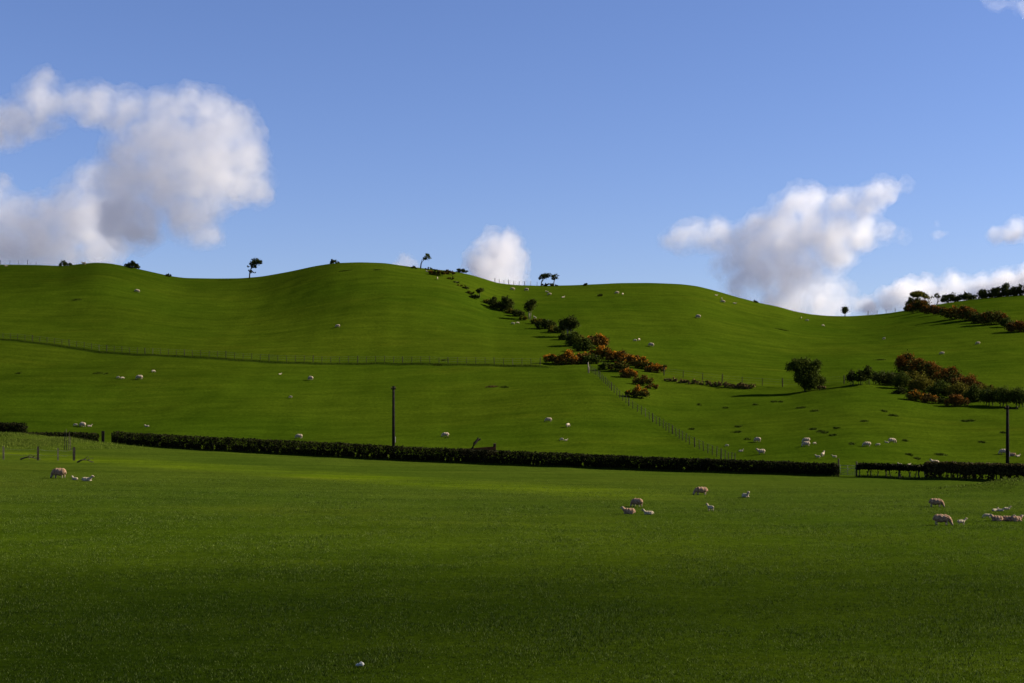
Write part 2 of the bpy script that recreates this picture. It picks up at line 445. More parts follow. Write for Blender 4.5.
def shrub(label, px, py, w, h, mat='leaf_dark', name='shrub', cat='shrub', group=None, k=2, dens=3.0):
    sd = int(px * 7 + py)
    return plant(name, label, cat, px, py, lumps(w, h, sd), stems(w, h, k, sd + 1, max(0.25, h * .03)), M[mat], group, dens=dens, parts=('foliage', 'stem'))

def gorse(label, px, py, w, h, bloom='bloom', amount=0.9, base=None, group='gorse bushes on the hillside'):
    sd = int(px * 5 + py); w *= 1.38; h *= 1.1; L = lumps(w, h, sd)
    base = base or ('gorse', 'gorse_brown')[sd % 2]; amount *= .8
    top = [(x, z + rz * .35, rx * .9, rz * .75) for x, z, rx, rz in L]
    return plant('gorse_bush', label, 'gorse bush', px, py, L, stems(w, h, 1, sd, 0.3), M[base], group, dens=2.4, parts=('foliage', 'stem'),
                 extra=('blossom', M[bloom], top, amount))

# trees along the skyline
plant('hawthorn_tree', 'lone dark tree with ragged layered crown on the skyline saddle', 'tree', 249.5, 278.5,
      [(6, 17, 5.5, 3.8), (10.5, 16, 3.2, 2.4), (4, 12.3, 4.2, 1.9), (-1, 12.3, 1.6, 1), (1.3, 7.3, 3, 1.8), (5, 6.3, 2.2, 1.1), (2.5, 15, 3, 3)],
      [[(0, 0, .75), (.2, 5, .6), (1.5, 10, .5), (4, 15, .3)], [(1.5, 10, .4), (7, 14, .3), (10, 16, .15)], [(.2, 5, .35), (3, 7, .15)]], M['leaf_dark'], leaf=.9, dens=3.2)
plant('hawthorn_tree', 'wind-bent tree leaning right on the crest of the second hill', 'tree', 420.5, 268.5,
      [(7.5, 11.5, 3.8, 2.8), (4, 10, 2.6, 1.7), (6.5, 14, 2.6, 1.6)], [[(0, 0, .7), (.6, 5, .6), (3, 8.5, .45), (7, 11, .25)], [(.6, 5, .4), (1.5, 9, .25), (4, 12, .15)]], M['leaf_green'], leaf=.8, dens=2.2)
plant('hawthorn_tree', 'flat-crowned tree, left of a touching pair on the skyline', 'tree', 541, 285.8,
      [(2.5, 9.5, 4.6, 3), (6, 10.2, 4.4, 2.8), (-.5, 7.5, 2.6, 1.6)], [[(0, 0, .6), (.6, 4, .5), (2, 8, .35)], [(.6, 4, .35), (4.5, 8.5, .2)]], M['leaf_dark'], leaf=.8, dens=3.2)
plant('hawthorn_tree', 'smaller rounded tree, right of a touching pair on the skyline', 'tree', 553.5, 285.8,
      [(1.5, 9.6, 4, 2.6), (0, 7, 2.4, 1.8)], [[(0, 0, .6), (.5, 4, .45), (1.5, 8.5, .3)]], M['leaf_dark'], leaf=.8, dens=3.0)
plant('round_tree', 'small lollipop-shaped tree alone in the right-hand skyline dip', 'tree', 845, 316.5,
      [(0, 6.2, 3.7, 3.4), (.4, 8, 2.5, 2), (-.6, 4.6, 3, 1.7)], [[(0, 0, .5), (0, 3, .4), (.1, 6, .25)]], M['leaf_dark'], leaf=.8, dens=4)
plant('broad_tree', 'tallest skyline tree at right with domed olive-topped crown', 'tree', 916, 309,
      [(2, 15, 9, 3), (2, 14, 8, 2.6), (-1, 14, 7, 2.8), (5, 14.5, 6.5, 3), (2, 16.6, 6, 2.2), (9.5, 13, 4, 2), (-6, 9.5, 3.4, 2), (-4, 7, 5, 4), (1, 8, 5, 4), (-7, 5, 4, 3.5)],
      [[(0, 0, .7), (0, 6, .55), (1, 11, .4), (2, 14, .25)], [(0, 6, .45), (-4, 10, .3), (-6, 12, .2)], [(0, 6, .4), (5, 11, .3), (8, 13, .2)]], M['leaf_olive'], leaf=.9, dens=2.8)
plant('broad_tree', 'thin see-through pale tree just right of the olive-topped skyline tree', 'tree', 929.5, 307,
      [(-2, 9, 3.6, 1.8), (2, 9.6, 3, 1.6)], [[(0, 0, .45), (-.3, 5, .35), (-2, 9, .2)], [(-.3, 5, .3), (2.5, 9.5, .15)]], M['leaf_olive'], leaf=.75, dens=1.6)
plant('hawthorn_tree', 'crooked dark tree leaning over the right skyline between pale tree and bushes', 'tree', 936.5, 304.8,
      [(.5, 9.3, 2.8, 2.2), (2.4, 8.2, 1.8, 1.5), (5, 4.5, 2, 1.4)], [[(0, 0, .55), (1.4, 3.5, .5), (1, 7, .35), (1, 9, .2)], [(1.4, 3.5, .3), (4.5, 4.5, .2)]], M['leaf_dark'], leaf=.75, dens=3)
for px, py, w, h, lb in ((950, 302.6, 16, 11, 'dark rounded bush on right skyline beside the crooked tree'),
                         (966.5, 300.3, 20, 9.5, 'wide low dark bush in the middle of the right skyline')):
    shrub(lb, px, py, w, h, 'leaf_dark', group='bushes on the skyline')
for i, (px, w, h, lb) in enumerate(((982.5, 12, 10, 'dark tree at the left end of the skyline belt at far right'),
                       (995, 19, 10.5, 'broad low dark tree in the skyline belt at far right'),
                       (1006, 10, 14.5, 'tallest dark tree in the skyline belt at far right'),
                       (1014.5, 12, 10.5, 'small dark tree between two taller ones in the far right belt'),
                       (1020, 6, 13, 'slim dark tree near the frame edge in the skyline belt'),
                       (1029, 12, 14, 'dark tree cut by the right frame edge on the skyline'))):
    py = float(np.interp(px, US, CREST_Y)) + .6
    plant('dark_tree', lb, 'tree', px, py, [(0, h * .36, w * .42, h * .34), (-w * .2, h * .25, w * .36, h * .26), (w * .2, h * .28, w * .36, h * .26), (w * .05, h * .70, w * .36, h * .26), (-w * .2, h * .6, w * .3, h * .2)],
          [[(0, 0, .5), (0, h * .4, .4), (0, h * .8, .2)]], M['leaf_dark'], 'belt of dark trees on the far right skyline', leaf=.9, dens=3.4)
for px, py, w, h, lb in ((65, 266, 12, 5.5, 'dark low bush on the far left skyline under the grey cloud'),
                         (132, 268.6, 15, 8, 'dark windswept bush on the falling slope of the left hill'),
                         (169, 277, 7, 4, 'tiny dark bush low on the left skyline before the saddle'),
                         (334, 263.8, 10, 5.5, 'small dark bush on the left shoulder of the second hill'),
                         (414, 268.6, 7, 3, 'small low bush left of the wind-bent tree'),
                         (429, 270, 9, 3, 'low scrubby bush at the right foot of the wind-bent tree'),
                         (461, 273, 13, 5, 'dark dome-shaped bush where the second hill falls to the right'),
                         (548.5, 286.4, 19, 3.5, 'low dark bush under the touching pair of skyline trees'),
                         (585.5, 285.8, 5, 3, 'tiny dark bush alone on the skyline right of the tree pair'),
                         (756, 302.8, 6, 3, 'tiny dark bush on the long falling skyline at right'),
                         (600, 296.5, 5, 3, 'small dark bush below the skyline near two grazing sheep'),
                         (907, 311, 8, 6, 'dark bush at the left foot of the olive-topped skyline tree')):
    shrub(lb, px, py, w, h, 'leaf_dark', group='bushes on the skyline', k=1)

# the hedgerow running down the fold of the hill
DG = 'bushes of the diagonal hedgerow'
for px, py, w, h, mt, lb in (
        (456, 283, 7, 2.5, 'leaf_dark', 'lowest scrap of scrub high on the diagonal hedgerow under the reddish gorse'),
        (466, 289, 8, 3, 'leaf_dark', 'thin line of scrub high on the diagonal hedgerow above the small tree'),
        (474, 298.5, 11, 5, 'leaf_dark', 'low dark bush at the left foot of the diagonal hedgerow small tree'),
        (494, 308.5, 13, 12, 'leaf_dark', 'rounded dark bush, left one of two together on the diagonal hedgerow'),
        (505, 311.5, 14, 15, 'leaf_dark', 'taller dark bush, right one of two together on the diagonal hedgerow'),
        (518, 316.5, 12, 8.5, 'leaf_dark', 'low dark bush leaning on the slender hedgerow tree'),
        (546, 328.5, 18, 12, 'leaf_dark', 'broad dark bush below the slender hedgerow tree'),
        (560, 333, 12, 9, 'leaf_green', 'small green bush between broad dark bush and large hedgerow tree'),
        (574, 346, 16, 15, 'leaf_green', 'green bush at the foot of the large hedgerow tree'),
        (584, 351, 18, 14, 'leaf_green', 'green bush touching the topmost orange gorse'),
        (451, 279.5, 9, 3, 'leaf_olive', 'thin scrub just below the small brown crest gorse'),
        (461, 286.5, 9, 3, 'leaf_olive', 'thin olive scrub between two scraps high on the diagonal hedgerow'),
        (470, 294, 10, 3.5, 'leaf_olive', 'olive scrub left above the highest thin hedgerow tree'),
        (486, 303.5, 12, 5, 'leaf_olive', 'low olive scrub joining the thin tree to two dark hedgerow bushes'),
        (511, 314, 12, 6, 'leaf_olive', 'low olive scrub right below the two dark hedgerow bushes'),
        (523, 320, 12, 5, 'leaf_olive', 'low olive scrub at the left foot of the slender hedgerow tree'),
        (537, 324, 13, 7, 'leaf_olive', 'olive scrub between the slender tree and the broad dark bush'),
        (554, 332, 12, 8, 'leaf_olive', 'olive scrub between broad dark bush and small green bush'),
        (566, 340, 15, 9, 'leaf_green', 'green scrub under the trunk of the large hedgerow tree'),
        (579, 343, 14, 10, 'leaf_olive', 'olive bush right of the green bush under the large hedgerow tree'),
        (592, 364, 16, 12, 'leaf_green', 'dark green bush in the middle of the orange gorse'),
        (606, 369.5, 16, 9, 'leaf_green', 'green bush along the lower edge of the orange gorse')):
    shrub(lb, px, py, w, h, mt, group=DG)
plant('hawthorn_tree', 'small thin tree highest on the diagonal hedgerow', 'tree', 479.5, 297.5, [(1, 7.5, 5, 2.6), (-1.5, 6.5, 2.5, 1.8)], [[(0, 0, .5), (0, 4, .4), (1, 7.5, .25)]], M['leaf_dark'], DG, leaf=.9)
plant('hawthorn_tree', 'slender tree with rounded head midway on the diagonal hedgerow', 'tree', 529, 319, [(1, 14, 6, 5.5), (-1, 11, 5, 4), (3.5, 17, 3.5, 3)],
      [[(0, 0, .6), (0, 6, .5), (.6, 12, .3)], [(1.5, 0, .4), (1.8, 7, .35), (3, 14, .2)]], M['leaf_dark'], DG, leaf=1, bark='bark_pale')
plant('hawthorn_tree', 'large dark tree at the lower end of the diagonal hedgerow', 'tree', 568, 337,
      [(-4, 14, 6.5, 4.5), (3, 16, 7, 5), (8, 12, 4.5, 4), (0, 10, 6, 5), (-6, 9, 3.5, 3)],
      [[(0, -1, .8), (-.5, 6, .65), (1, 13, .35)], [(-.5, 6, .5), (-5, 12, .25)], [(2, -1, .5), (3, 7, .4), (7, 12, .2)]], M['leaf_dark'], DG, leaf=1.1, bark='bark_pale')

# gorse
for a in (('reddish-brown gorse on the crest just right of the wind-bent tree', 437, 275.5, 14, 6, 'bloom_red', .9),
          ('small brown gorse bush on the crest beside the reddish one', 449, 274.5, 11, 4.5, 'bloom_red', .4),
          ('topmost orange gorse bush of the hillside patch under the hedgerow tree', 597, 348, 19, 13, 'bloom', 1.0),
          ('small round orange gorse bush at the left tip of the patch', 551, 363.5, 12, 9, 'bloom', .8),
          ('bright orange gorse bush beside the small round one at left of the patch', 567, 364.5, 17, 13, 'bloom', 1.1),
          ('yellowish-brown gorse bush third from the left tip of the patch', 582, 363.5, 16, 11, 'bloom', .6),
          ('brightest orange gorse bush at the heart of the hillside patch', 603, 359, 19, 12, 'bloom', 1.4),
          ('wide orange gorse bush right of the brightest one', 617, 362, 18, 12, 'bloom', 1.0),
          ('brown gorse bush on the lower edge of the patch beside green scrub', 619, 371, 15, 9, 'bloom_red', .7),
          ('orange-brown gorse bush in the right half of the patch, upper row', 630, 365.5, 16, 11, 'bloom', .9),
          ('orange gorse bush next to last in the upper row of the patch', 643, 369, 15, 11, 'bloom', 1.0),
          ('last orange gorse bush at the right tip of the patch', 655, 372.5, 15, 10, 'bloom', .9),
          ('small orange-red gorse bush detached below the patch, uppermost of three', 629, 378, 13, 10, 'bloom', .9),
          ('brown gorse bush detached below the patch, middle of three', 643, 385.5, 14, 10, 'bloom_red', .8),
          ('flat brown gorse bush at the right foot of the detached middle one', 652, 389, 10, 5, 'bloom_red', .6),
          ('lowest detached orange gorse bush standing clear on the grass', 638, 398, 17, 11, 'bloom', .8)):
    gorse(*a)
GR = 'gorse row under the right skyline'
for a in (('reddish gorse at the foot of the olive-topped skyline tree', 918, 312.5, 16, 13, 'bloom_red', .7),
          ('dark red gorse bush second from left in the row under the right skyline', 930, 313.5, 14, 9, 'bloom_red', .6),
          ('narrow dark gorse bush left of the bright orange one under the right skyline', 941, 314.5, 12, 8.5, 'bloom_red', .4),
          ('bright orange gorse bush in the row under the right skyline', 953, 319.5, 17, 13, 'bloom', .9),
          ('tall dark red gorse bush right of the bright orange one', 969, 321, 15, 15, 'bloom_red', .6),
          ('large dark red gorse bush near the right end of the upper row', 992, 324.5, 20, 15, 'bloom_red', .6),
          ('reddish gorse bush lowest at the right frame edge under the skyline', 1019, 332, 17, 13, 'bloom_red', .7)):
    gorse(*a, group=GR)
shrub('dark green bush between two tall dark red gorse bushes', 980, 323.5, 15, 12, 'leaf_dark', group=GR)
shrub('green bush filling the gap before the gorse at the right edge', 1007, 327, 13, 10, 'leaf_green', group=GR)
GM = 'gorse and scrub mass on the lower right slope'
for a in (('dark red gorse at the high left corner of the big right-hand thicket', 908, 374.5, 16, 20.5, 'bloom_red', 1.2),
          ('red-brown gorse second along the top of the big right-hand thicket', 921, 377.5, 20, 17.5, 'bloom_red', 1.2),
          ('red-brown gorse third along the top of the big right-hand thicket', 934, 382, 24, 18, 'bloom_red', 1.1),
          ('red-brown gorse fourth along the top of the big right-hand thicket', 949, 387, 23, 18, 'bloom_red', 1.0),
          ('fading olive-red gorse at the top right of the big thicket', 966, 391, 24, 17, 'bloom_red', .6),
          ('orange gorse at the front foot of the big right-hand thicket', 915, 401, 15, 11, 'bloom', .5),
          ('small orange gorse touching the one at the front foot of thicket', 928, 403, 13, 9, 'bloom', .4),
          ('dull red gorse standing forward on the grass before the big thicket', 957, 406.5, 17, 12, 'bloom_red', 1.0)):
    gorse(*a, group=GM)
for px, py, w, h, mt, lb in ((887, 385.5, 22, 18, 'leaf_dark', 'dark green bush between the small tree row and the big thicket'),
                             (911, 385.5, 24, 14, 'leaf_olive', 'olive bush under the two highest gorse of the big thicket'),
                             (984, 396, 24, 13, 'leaf_olive', 'low olive bush sloping off the right end of the thicket'),
                             (903, 389, 20, 17, 'leaf_green', 'green bush at the left middle of the big right-hand thicket'),
                             (900, 394, 15, 8, 'leaf_dark', 'low shaded bush at the left front of the big thicket'),
                             (922, 393, 22, 19, 'leaf_olive', 'olive bush in the middle of the big right-hand thicket'),
                             (940, 397, 22, 19, 'leaf_green', 'green bush right of the olive one in the big thicket'),
                             (942, 404, 14, 7, 'leaf_dark', 'low dark bush between two front gorse bushes of the thicket'),
                             (958, 399.5, 22, 19, 'leaf_olive', 'olive green bush behind the dull red forward gorse'),
                             (974, 402, 20, 18, 'leaf_green', 'green bush where the thicket meets the trees at right')):
    shrub(lb, px, py, w, h, mt, group=GM)

# trees and bushes above the lower right field
plant('oak_tree', 'full dark tree standing alone on the field boundary at right', 'tree', 805, 391.5,
      [(0, 11, 10, 6), (10, 9, 8, 6), (-14.5, 24.5, 5.5, 5), (-4, 22, 9, 7), (5, 20, 9, 8), (-8, 29.5, 7, 4.5), (1, 26, 9, 7.5), (12, 27, 5, 5), (-3, 15.5, 8, 8), (7, 14, 9, 8.5), (16, 11, 5, 5), (3, 6.5, 10, 4.5)],
      [[(0, -1, 1.1), (-.3, 8, .85), (1, 20, .4)], [(-.3, 8, .6), (-8, 20, .4), (-13, 25, .2)], [(0, 4, .6), (7, 12, .4), (12, 22, .2)]], M['leaf_green'], leaf=1.25, dens=3.6)
for i, (px, w, h, lb) in enumerate(((852, 8.5, 16.5, 'small upright tree at the left end of the row above the meadow'),
                                    (860.5, 9, 15.5, 'small upright tree second in the row above the meadow'),
                                    (868, 7.5, 20.5, 'tallest small tree, third in the row above the meadow'),
                                    (875.5, 7, 13.5, 'shortest small tree at the right end of the row above the meadow'))):
    plant('small_tree', lb, 'tree', px, 385.5 - i * .4, [(0, h * .66, w * .52, h * .32), (-w * .2, h * .46, w * .48, h * .26), (w * .22, h * .48, w * .46, h * .26)],
          [[(0, -.5, .45), (.2, h * .4, .35), (0, h * .8, .2)], [(1.6, -.5, .3), (1.4, h * .5, .2)], [(-2, -.5, .3), (-1.4, h * .5, .2)]], M['leaf_dark'], 'row of small trees above the meadow')
for px, py, w, h, lb in ((989, 406, 19, 19, 'dark leafy tree left of the pole top at the right edge'),
                         (1003, 407, 19, 21, 'dark leafy tree directly behind the right-hand pole top'),
                         (1019, 407.5, 21, 21, 'dark leafy tree at the right frame edge beyond the pole')):
    plant('leafy_tree', lb, 'tree', px, py, [(0, h * .62, w * .42, h * .36), (-w * .25, h * .5, w * .3, h * .3), (w * .25, h * .52, w * .3, h * .3), (0, h * .36, w * .5, h * .2)],
          [[(-3, -.5, .5), (-2, h * .6, .25)], [(0, -.5, .6), (.5, h * .7, .3)], [(4, -.5, .5), (3, h * .6, .25)]], M['leaf_green'], 'leafy trees along the lower right boundary')
for i, (px, w, h, lb) in enumerate(((671, 11, 4, 'brown scrub clump nearest the gorse on the low boundary bank'),
                                    (683, 11, 3.5, 'second brown scrub clump along the low boundary bank'),
                                    (694, 9, 4, 'third brown scrub clump, at the first tall boundary post'),
                                    (705, 10, 4.5, 'fourth brown scrub clump, between two tall boundary posts'),
                                    (716, 11, 4.5, 'fifth brown scrub clump, right of two tall boundary posts'),
                                    (728, 11, 4.5, 'sixth brown scrub clump, mid-way along the boundary bank'),
                                    (739, 10, 5, 'seventh brown scrub clump, thicker, left of the tree shadow'),
                                    (748, 10, 5.5, 'last brown scrub clump where the tree shadow begins'),
                                    (820, 10, 4, 'brown scrub clump at the right foot of the lone dark tree'))):
    py = float(np.interp(px, US, FENCE_Y)) + 1.5
    shrub(lb, px, py, w * 1.35, h * 1.3, 'scrub', 'scrub_clump', 'scrub', 'brown scrub along the boundary bank', k=1, dens=2.2)

# rush clumps scattered on the slopes
def rush(px, py, w, i, mat='rush', lb='dark clump of rushes dotted on the grass slope'):
    rng = nrng(); p = hit(px, py); s = p.y / F
    n = int(22 + 9 * w)
    x = rng.normal(0, w * .24 * s, n); y = rng.normal(0, 0.3, n)
    z = land(x + p.x, y + p.y) - p.z
    V, Fc = blades(rng, np.stack([x, y, z - .03], 1), 0.21, 0.11, 3, 0.10, 0.9)
    o = link('rush_clump', mesh_np('rush_clump', V, Fc), M[mat]); o.location = p
    tag(o, lb, 'rushes', 'rush clumps on the slopes')
RUSH = [(755, 405, 3), (725.5, 408, 4), (699, 405, 3), (774, 402, 5), (781, 402, 4), (738, 427, 5), (737, 432.5, 7), (692, 429.5, 5), (801, 408, 8), (815, 411, 6),
        (884, 411.5, 4), (893, 416, 8), (864, 421.5, 5), (813, 429.5, 7), (820, 431.5, 6), (824, 433, 6), (837, 428.5, 4), (833, 435.5, 5), (852, 444, 3), (747, 439.5, 3),
        (965, 421.5, 5), (971, 421, 5), (982, 442.5, 4), (905, 441, 3), (909, 455, 4), (917, 459, 3), (940, 455, 8), (98, 373.5, 9), (106, 374, 4), (19, 373.5, 4),
        (447, 438, 3), (77, 300, 8), (345, 271, 12), (377, 270, 8), (444, 360.5, 6), (438, 365.5, 8), (505, 387.5, 6), (880, 360, 8), (1003, 433, 4), (782, 330, 12)]
for i, (a, b, w) in enumerate(RUSH): rush(a, b, w, i)
rush(492, 387, 11, 90, 'rush_brown', 'brown withered patch of rushes alone on the middle slope')

# ------------------------------------------------------------------ hedges
def hedge_point(u, dd=0.0):
    d = float(np.interp(u, US, HEDGE_D)) + dd
    x = (u - 512) / F * d
    return x, d, H(x, d)

def hedge(name, label, u0, u1, top, gap, n, mat, width=1.3, ntrunk=40, seed=1, thick=0.55, dd=0.0, step=1.0, leaf=.15, holes=260):
    """clipped hedge: leaves fill the upper part, thin out below, stems show in the gaps"""
    rng = np.random.default_rng(seed)
    x0, d0, z0 = hedge_point((u0 + u1) / 2, dd)
    t = empty(name, (x0, d0, z0), label, 'hedge')
    us = np.linspace(u0, u1, 200)
    u = rng.uniform(u0, u1, n)
    lump = np.convolve(rng.random(400), np.ones(3) / 3, 'same')
    lump_at = lambda q: np.interp(q, np.linspace(u0, u1, 400), lump)
    top = np.interp(u, [113, 300, 500, 700, 838], [1.66, 1.84, 1.64, 1.42, 1.32]) if top is None else top
    tmean = float(np.mean(top))
    h = top * (0.955 + 0.09 * (lump_at(u) - .5)) * np.minimum(1, 0.75 + np.minimum(u - u0, u1 - u) / 8.0)
    # height of each leaf: mostly in the head; the lower part has gaps that differ along the hedge
    hole = rng.random(holes) * .75 + .25 * np.repeat(rng.random(holes // 10 + 1), 10)[:holes]
    ho = np.interp(u, np.linspace(u0, u1, holes), hole)
    v = rng.random(n)
    low = rng.random(n) < np.where(ho < gap, 0.07 if gap < .6 else .010, 0.62)
    zz = np.where(low, v * (1 - thick), 1 - thick * v ** 1.1) * h
    prof = np.where(zz / h > 1 - thick, 1.0, 0.72)
    yy = (rng.random(n) - .5) * width * prof + rng.normal(0, .06, n)
    d = np.interp(u, US, HEDGE_D) + dd + yy
    x = (u - 512) / F * (np.interp(u, US, HEDGE_D) + dd)
    z = land(x, d) + zz
    P = np.stack([x - x0, d - d0, z - z0], 1) + rng.normal(0, .04, (n, 3))
    s = leaf * rng.uniform(.6, 1.4, n)
    a = rng.normal(size=(n, 3)); a /= np.linalg.norm(a, axis=1)[:, None]
    b = np.cross(a, rng.normal(size=(n, 3))); b /= np.linalg.norm(b, axis=1)[:, None]
    a *= (s * .7)[:, None]; b *= (s * .5)[:, None]
    V = np.stack([P - a, P + b, P + a, P - b], 1).reshape(-1, 3)
    link('foliage', mesh_np('foliage', V, np.arange(4 * n).reshape(-1, 4)), mat, t)
    # dry litter and grass heaped along the foot
    m = n // 7
    u = rng.uniform(u0, u1, m); d = np.interp(u, US, HEDGE_D) + dd + rng.normal(0, .45, m); x = (u - 512) / F * d
    V, Fc = blades(rng, np.stack([x - x0, d - d0, land(x, d) - z0 - .02], 1), 0.22 * step, 0.07, 3, .1, .8)
    link('undergrowth', mesh_np('undergrowth', V, Fc), M['rush'], t)
    for k in range(ntrunk):
        uk = u0 + (u1 - u0) * (k + .5 + rng.uniform(-.35, .35)) / ntrunk
        xk, dk, zk = hedge_point(uk, dd + rng.uniform(-.2, .2))
        q = Vector((xk - x0, dk - d0, zk - z0)); r = rng.uniform(.045, .085)
        l1, l2 = rng.uniform(-.22, .22, 2)
        mb = MB().tube([q - Vector((0, 0, .1)), q + Vector((l1, 0, tmean * .35)), q + Vector((l1 + l2, 0, tmean * .62))], [r, r * .85, r * .6], 6)
        mb.tube([q + Vector((l1, 0, tmean * .35)), q + Vector((l1 - l2 * 1.5 + .12, .1, tmean * .7))], [r * .6, r * .35], 5)
        mb.build('trunk', M['bark'], t, True)
    return t

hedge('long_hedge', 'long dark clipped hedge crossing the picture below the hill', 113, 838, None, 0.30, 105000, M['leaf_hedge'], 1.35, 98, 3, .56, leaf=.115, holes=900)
hedge('gappy_hedge', 'thin clipped hedge on bare trunks right of the field gate', 857, 931, 1.38, 0.90, 4200, M['leaf_hedge'], 1.0, 12, 4, .38)
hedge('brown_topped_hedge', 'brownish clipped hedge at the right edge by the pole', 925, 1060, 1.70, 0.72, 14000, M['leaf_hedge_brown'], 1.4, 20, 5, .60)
hedge('low_hedge', 'short low dark hedge behind the rough bank at left', 22, 98, 1.25, 0.25, 7500, M['leaf_hedge'], 1.3, 8, 6, .75)  # right end runs on past the real hedge to stand in for shade
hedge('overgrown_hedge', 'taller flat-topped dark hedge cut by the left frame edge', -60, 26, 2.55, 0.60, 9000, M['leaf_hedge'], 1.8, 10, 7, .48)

# ------------------------------------------------------------------ fences
def post_mesh(h, r, n=8):
    return MB().tube([(0, 0, -.3), (0, 0, h * .5), (0, 0, h - r * .5), (0, 0, h)], [r, r * .98, r * .92, r * .5], n).mesh('post')

def fence(name, label, pts, spacing, h, r, every=5, wires=(0.3, 0.65, 0.95), seed=1, mat='post', cap=100, wr=0.006, group='wire fences'):
    """posts and wires along ground points"""
    rng = random.Random(seed)
    P = [Vector(p) for p in pts]
    seg = [(P[i + 1] - P[i]).length for i in range(len(P) - 1)]; tot = sum(seg)
    n = min(cap, int(tot / spacing) + 1)
    o0 = P[0]
    t = empty(name, o0, label, 'fence', group)
    small, big = post_mesh(h, r), post_mesh(h * 1.12, r * 1.6)
    for m in (small, big): m.materials.append(M[mat])
    pale = small.copy(); pale.materials.clear(); pale.materials.append(M['post_pale'])
    tops = []
    for k in range(n):
        s = tot * k / max(1, n - 1); i = 0
        while i < len(seg) - 1 and s > seg[i]: s -= seg[i]; i += 1
        q = P[i].lerp(P[i + 1], s / seg[i]); q = Vector((q.x, q.y, H(q.x, q.y)))
        me = big if k % every == 0 else (pale if rng.random() < .03 else small)
        p = bpy.data.objects.new('post', me); COL.objects.link(p); p.parent = t
        p.location = q - o0; p.rotation_euler = (rng.uniform(-.05, .05), rng.uniform(-.06, .06), rng.uniform(0, 3))
        p.scale.z = rng.uniform(.9, 1.08)
        tops.append(q - o0)
    for w in wires:
        MB().tube([q + Vector((0, 0, h * w)) for q in tops], wr, 4).build('wire', M['wire'], t)
    return t

def line_pts(ctrl, step=12):
    out = []
    for (x0, y0), (x1, y1) in zip(ctrl[:-1], ctrl[1:]):
        n = max(1, int(abs(x1 - x0) / step))
        out += [hit(x0 + (x1 - x0) * k / n, y0 + (y1 - y0) * k / n) for k in range(n)]
    return out + [hit(*ctrl[-1])]

def along(line, u0, u1, dd, step=10):
    out = []
    for u in np.arange(u0, u1 + .1, step):
        d = float(np.interp(u, US, line)) + dd; x = (u - 512) / F * d
        out.append(Vector((x, d, H(x, d))))
    return out

fence('wire_fence', 'long post and wire fence crossing the left hillside', along(FENCE_D, -40, 545, .25), 1.75, 1.15, .045, 5, seed=1, cap=90)
fence('wire_fence', 'post and wire fence slanting down the slope to the hedge', line_pts([(588, 370), (600, 379), (612, 391), (630, 407), (650, 420), (670, 433), (690, 445), (705, 452), (724, 460), (735, 464)], 6), 2.1, 1.2, .05, 6, seed=2)
fence('wire_fence', 'sparse fence of tall posts along the brown scrub bank', along(FENCE_D, 664, 846, .5), 3.4, 1.3, .06, 3, seed=3)
def crest_pts(u0, u1, step=6, back=2.0):
    out = []
    for u in np.arange(u0, u1 + .1, step):
        d = float(np.interp(u, US, CREST_D)) + back; x = (u - 512) / F * d
        out.append(Vector((x, d, H(x, d))))
    return out
fence('wire_fence', 'skyline fence of short posts left of the tree pair', crest_pts(495, 539), 1.9, 1.2, .06, 3, seed=4)
fence('wire_fence', 'skyline fence of short posts at the far left edge', crest_pts(-30, 36, 6), 3.2, 1.2, .05, 3, seed=5)
fence('wire_fence', 'skyline fence of thin posts left of the olive-topped tree', crest_pts(868, 904), 2.2, 1.2, .06, 3, seed=6)

# the stout posts at the near left
def stout_post(px, py, h, w, mat, lb):
    p = hit(px, py); mb = MB()
    mb.box((0, 0, h / 2 - .15), (w, w, h + .3), .3); mb.box((0, 0, h + .03), (w * .7, w * .7, .06), .3)
    mb.box((w * .52, 0, h * .8), (.04, .04, .1), .3)
    t = empty('fence_post', p, lb, 'post', 'stout posts by the left bank')
    mb.build('post', M[mat], t)
    return p, h
st = [stout_post(3.5, 459.5, 1.3, .17, 'post_pale', 'pale weathered post at the left frame edge before the bank'),
      stout_post(38, 460.5, 1.35, .20, 'post', 'thick dark post in the middle of the left bank'),
      stout_post(58, 460.5, 1.2, .13, 'post_pale', 'thin pale post between two thick ones by the left bank'),
      stout_post(74, 460.5, 1.3, .25, 'post', 'thickest dark post ending the line by the left bank')]
t = empty('strand_wire', st[0][0], 'sagging wire strung between the stout posts at left', 'wire')
for zf in (.45, .85):
    pts = []
    for (a, ha), (b, hb) in zip(st[:-1], st[1:]):
        for k in range(6):
            q = k / 6; m = a.lerp(b, q) + Vector((0, 0, (ha * (1 - q) + hb * q) * zf - .12 * math.sin(math.pi * q))); pts.append(m - st[0][0])
    pts.append(st[-1][0] - st[0][0] + Vector((0, 0, st[-1][1] * zf)))
    MB().tube(pts, .008, 4).build('strand', M['wire'], t)
def gate_post(px, base_u, dd, h, w, lb):
    x, d, z = hedge_point(base_u, dd)
    t = empty('gate_post', (x, d, z), lb, 'post', 'gate posts in the left hedge gap')
    MB().box((0, 0, h / 2 - .15), (w, w, h + .3), .2).build('post', M['pole'], t)
    MB().tube([(0, -w * .5, h * .75), (0, -w * .5 - .1, h * .75), (0, -w * .5 - .1, h * .75 + .1)], .02, 5).build('hinge_pin', M['rust_dark'], t)
gate_post(103, 103, 0, 1.55, .36, 'thick dark gate post standing in the gap left of the long hedge')
gate_post(112, 112, 0, 1.4, .17, 'thin dark gate post against the left end of the long hedge')
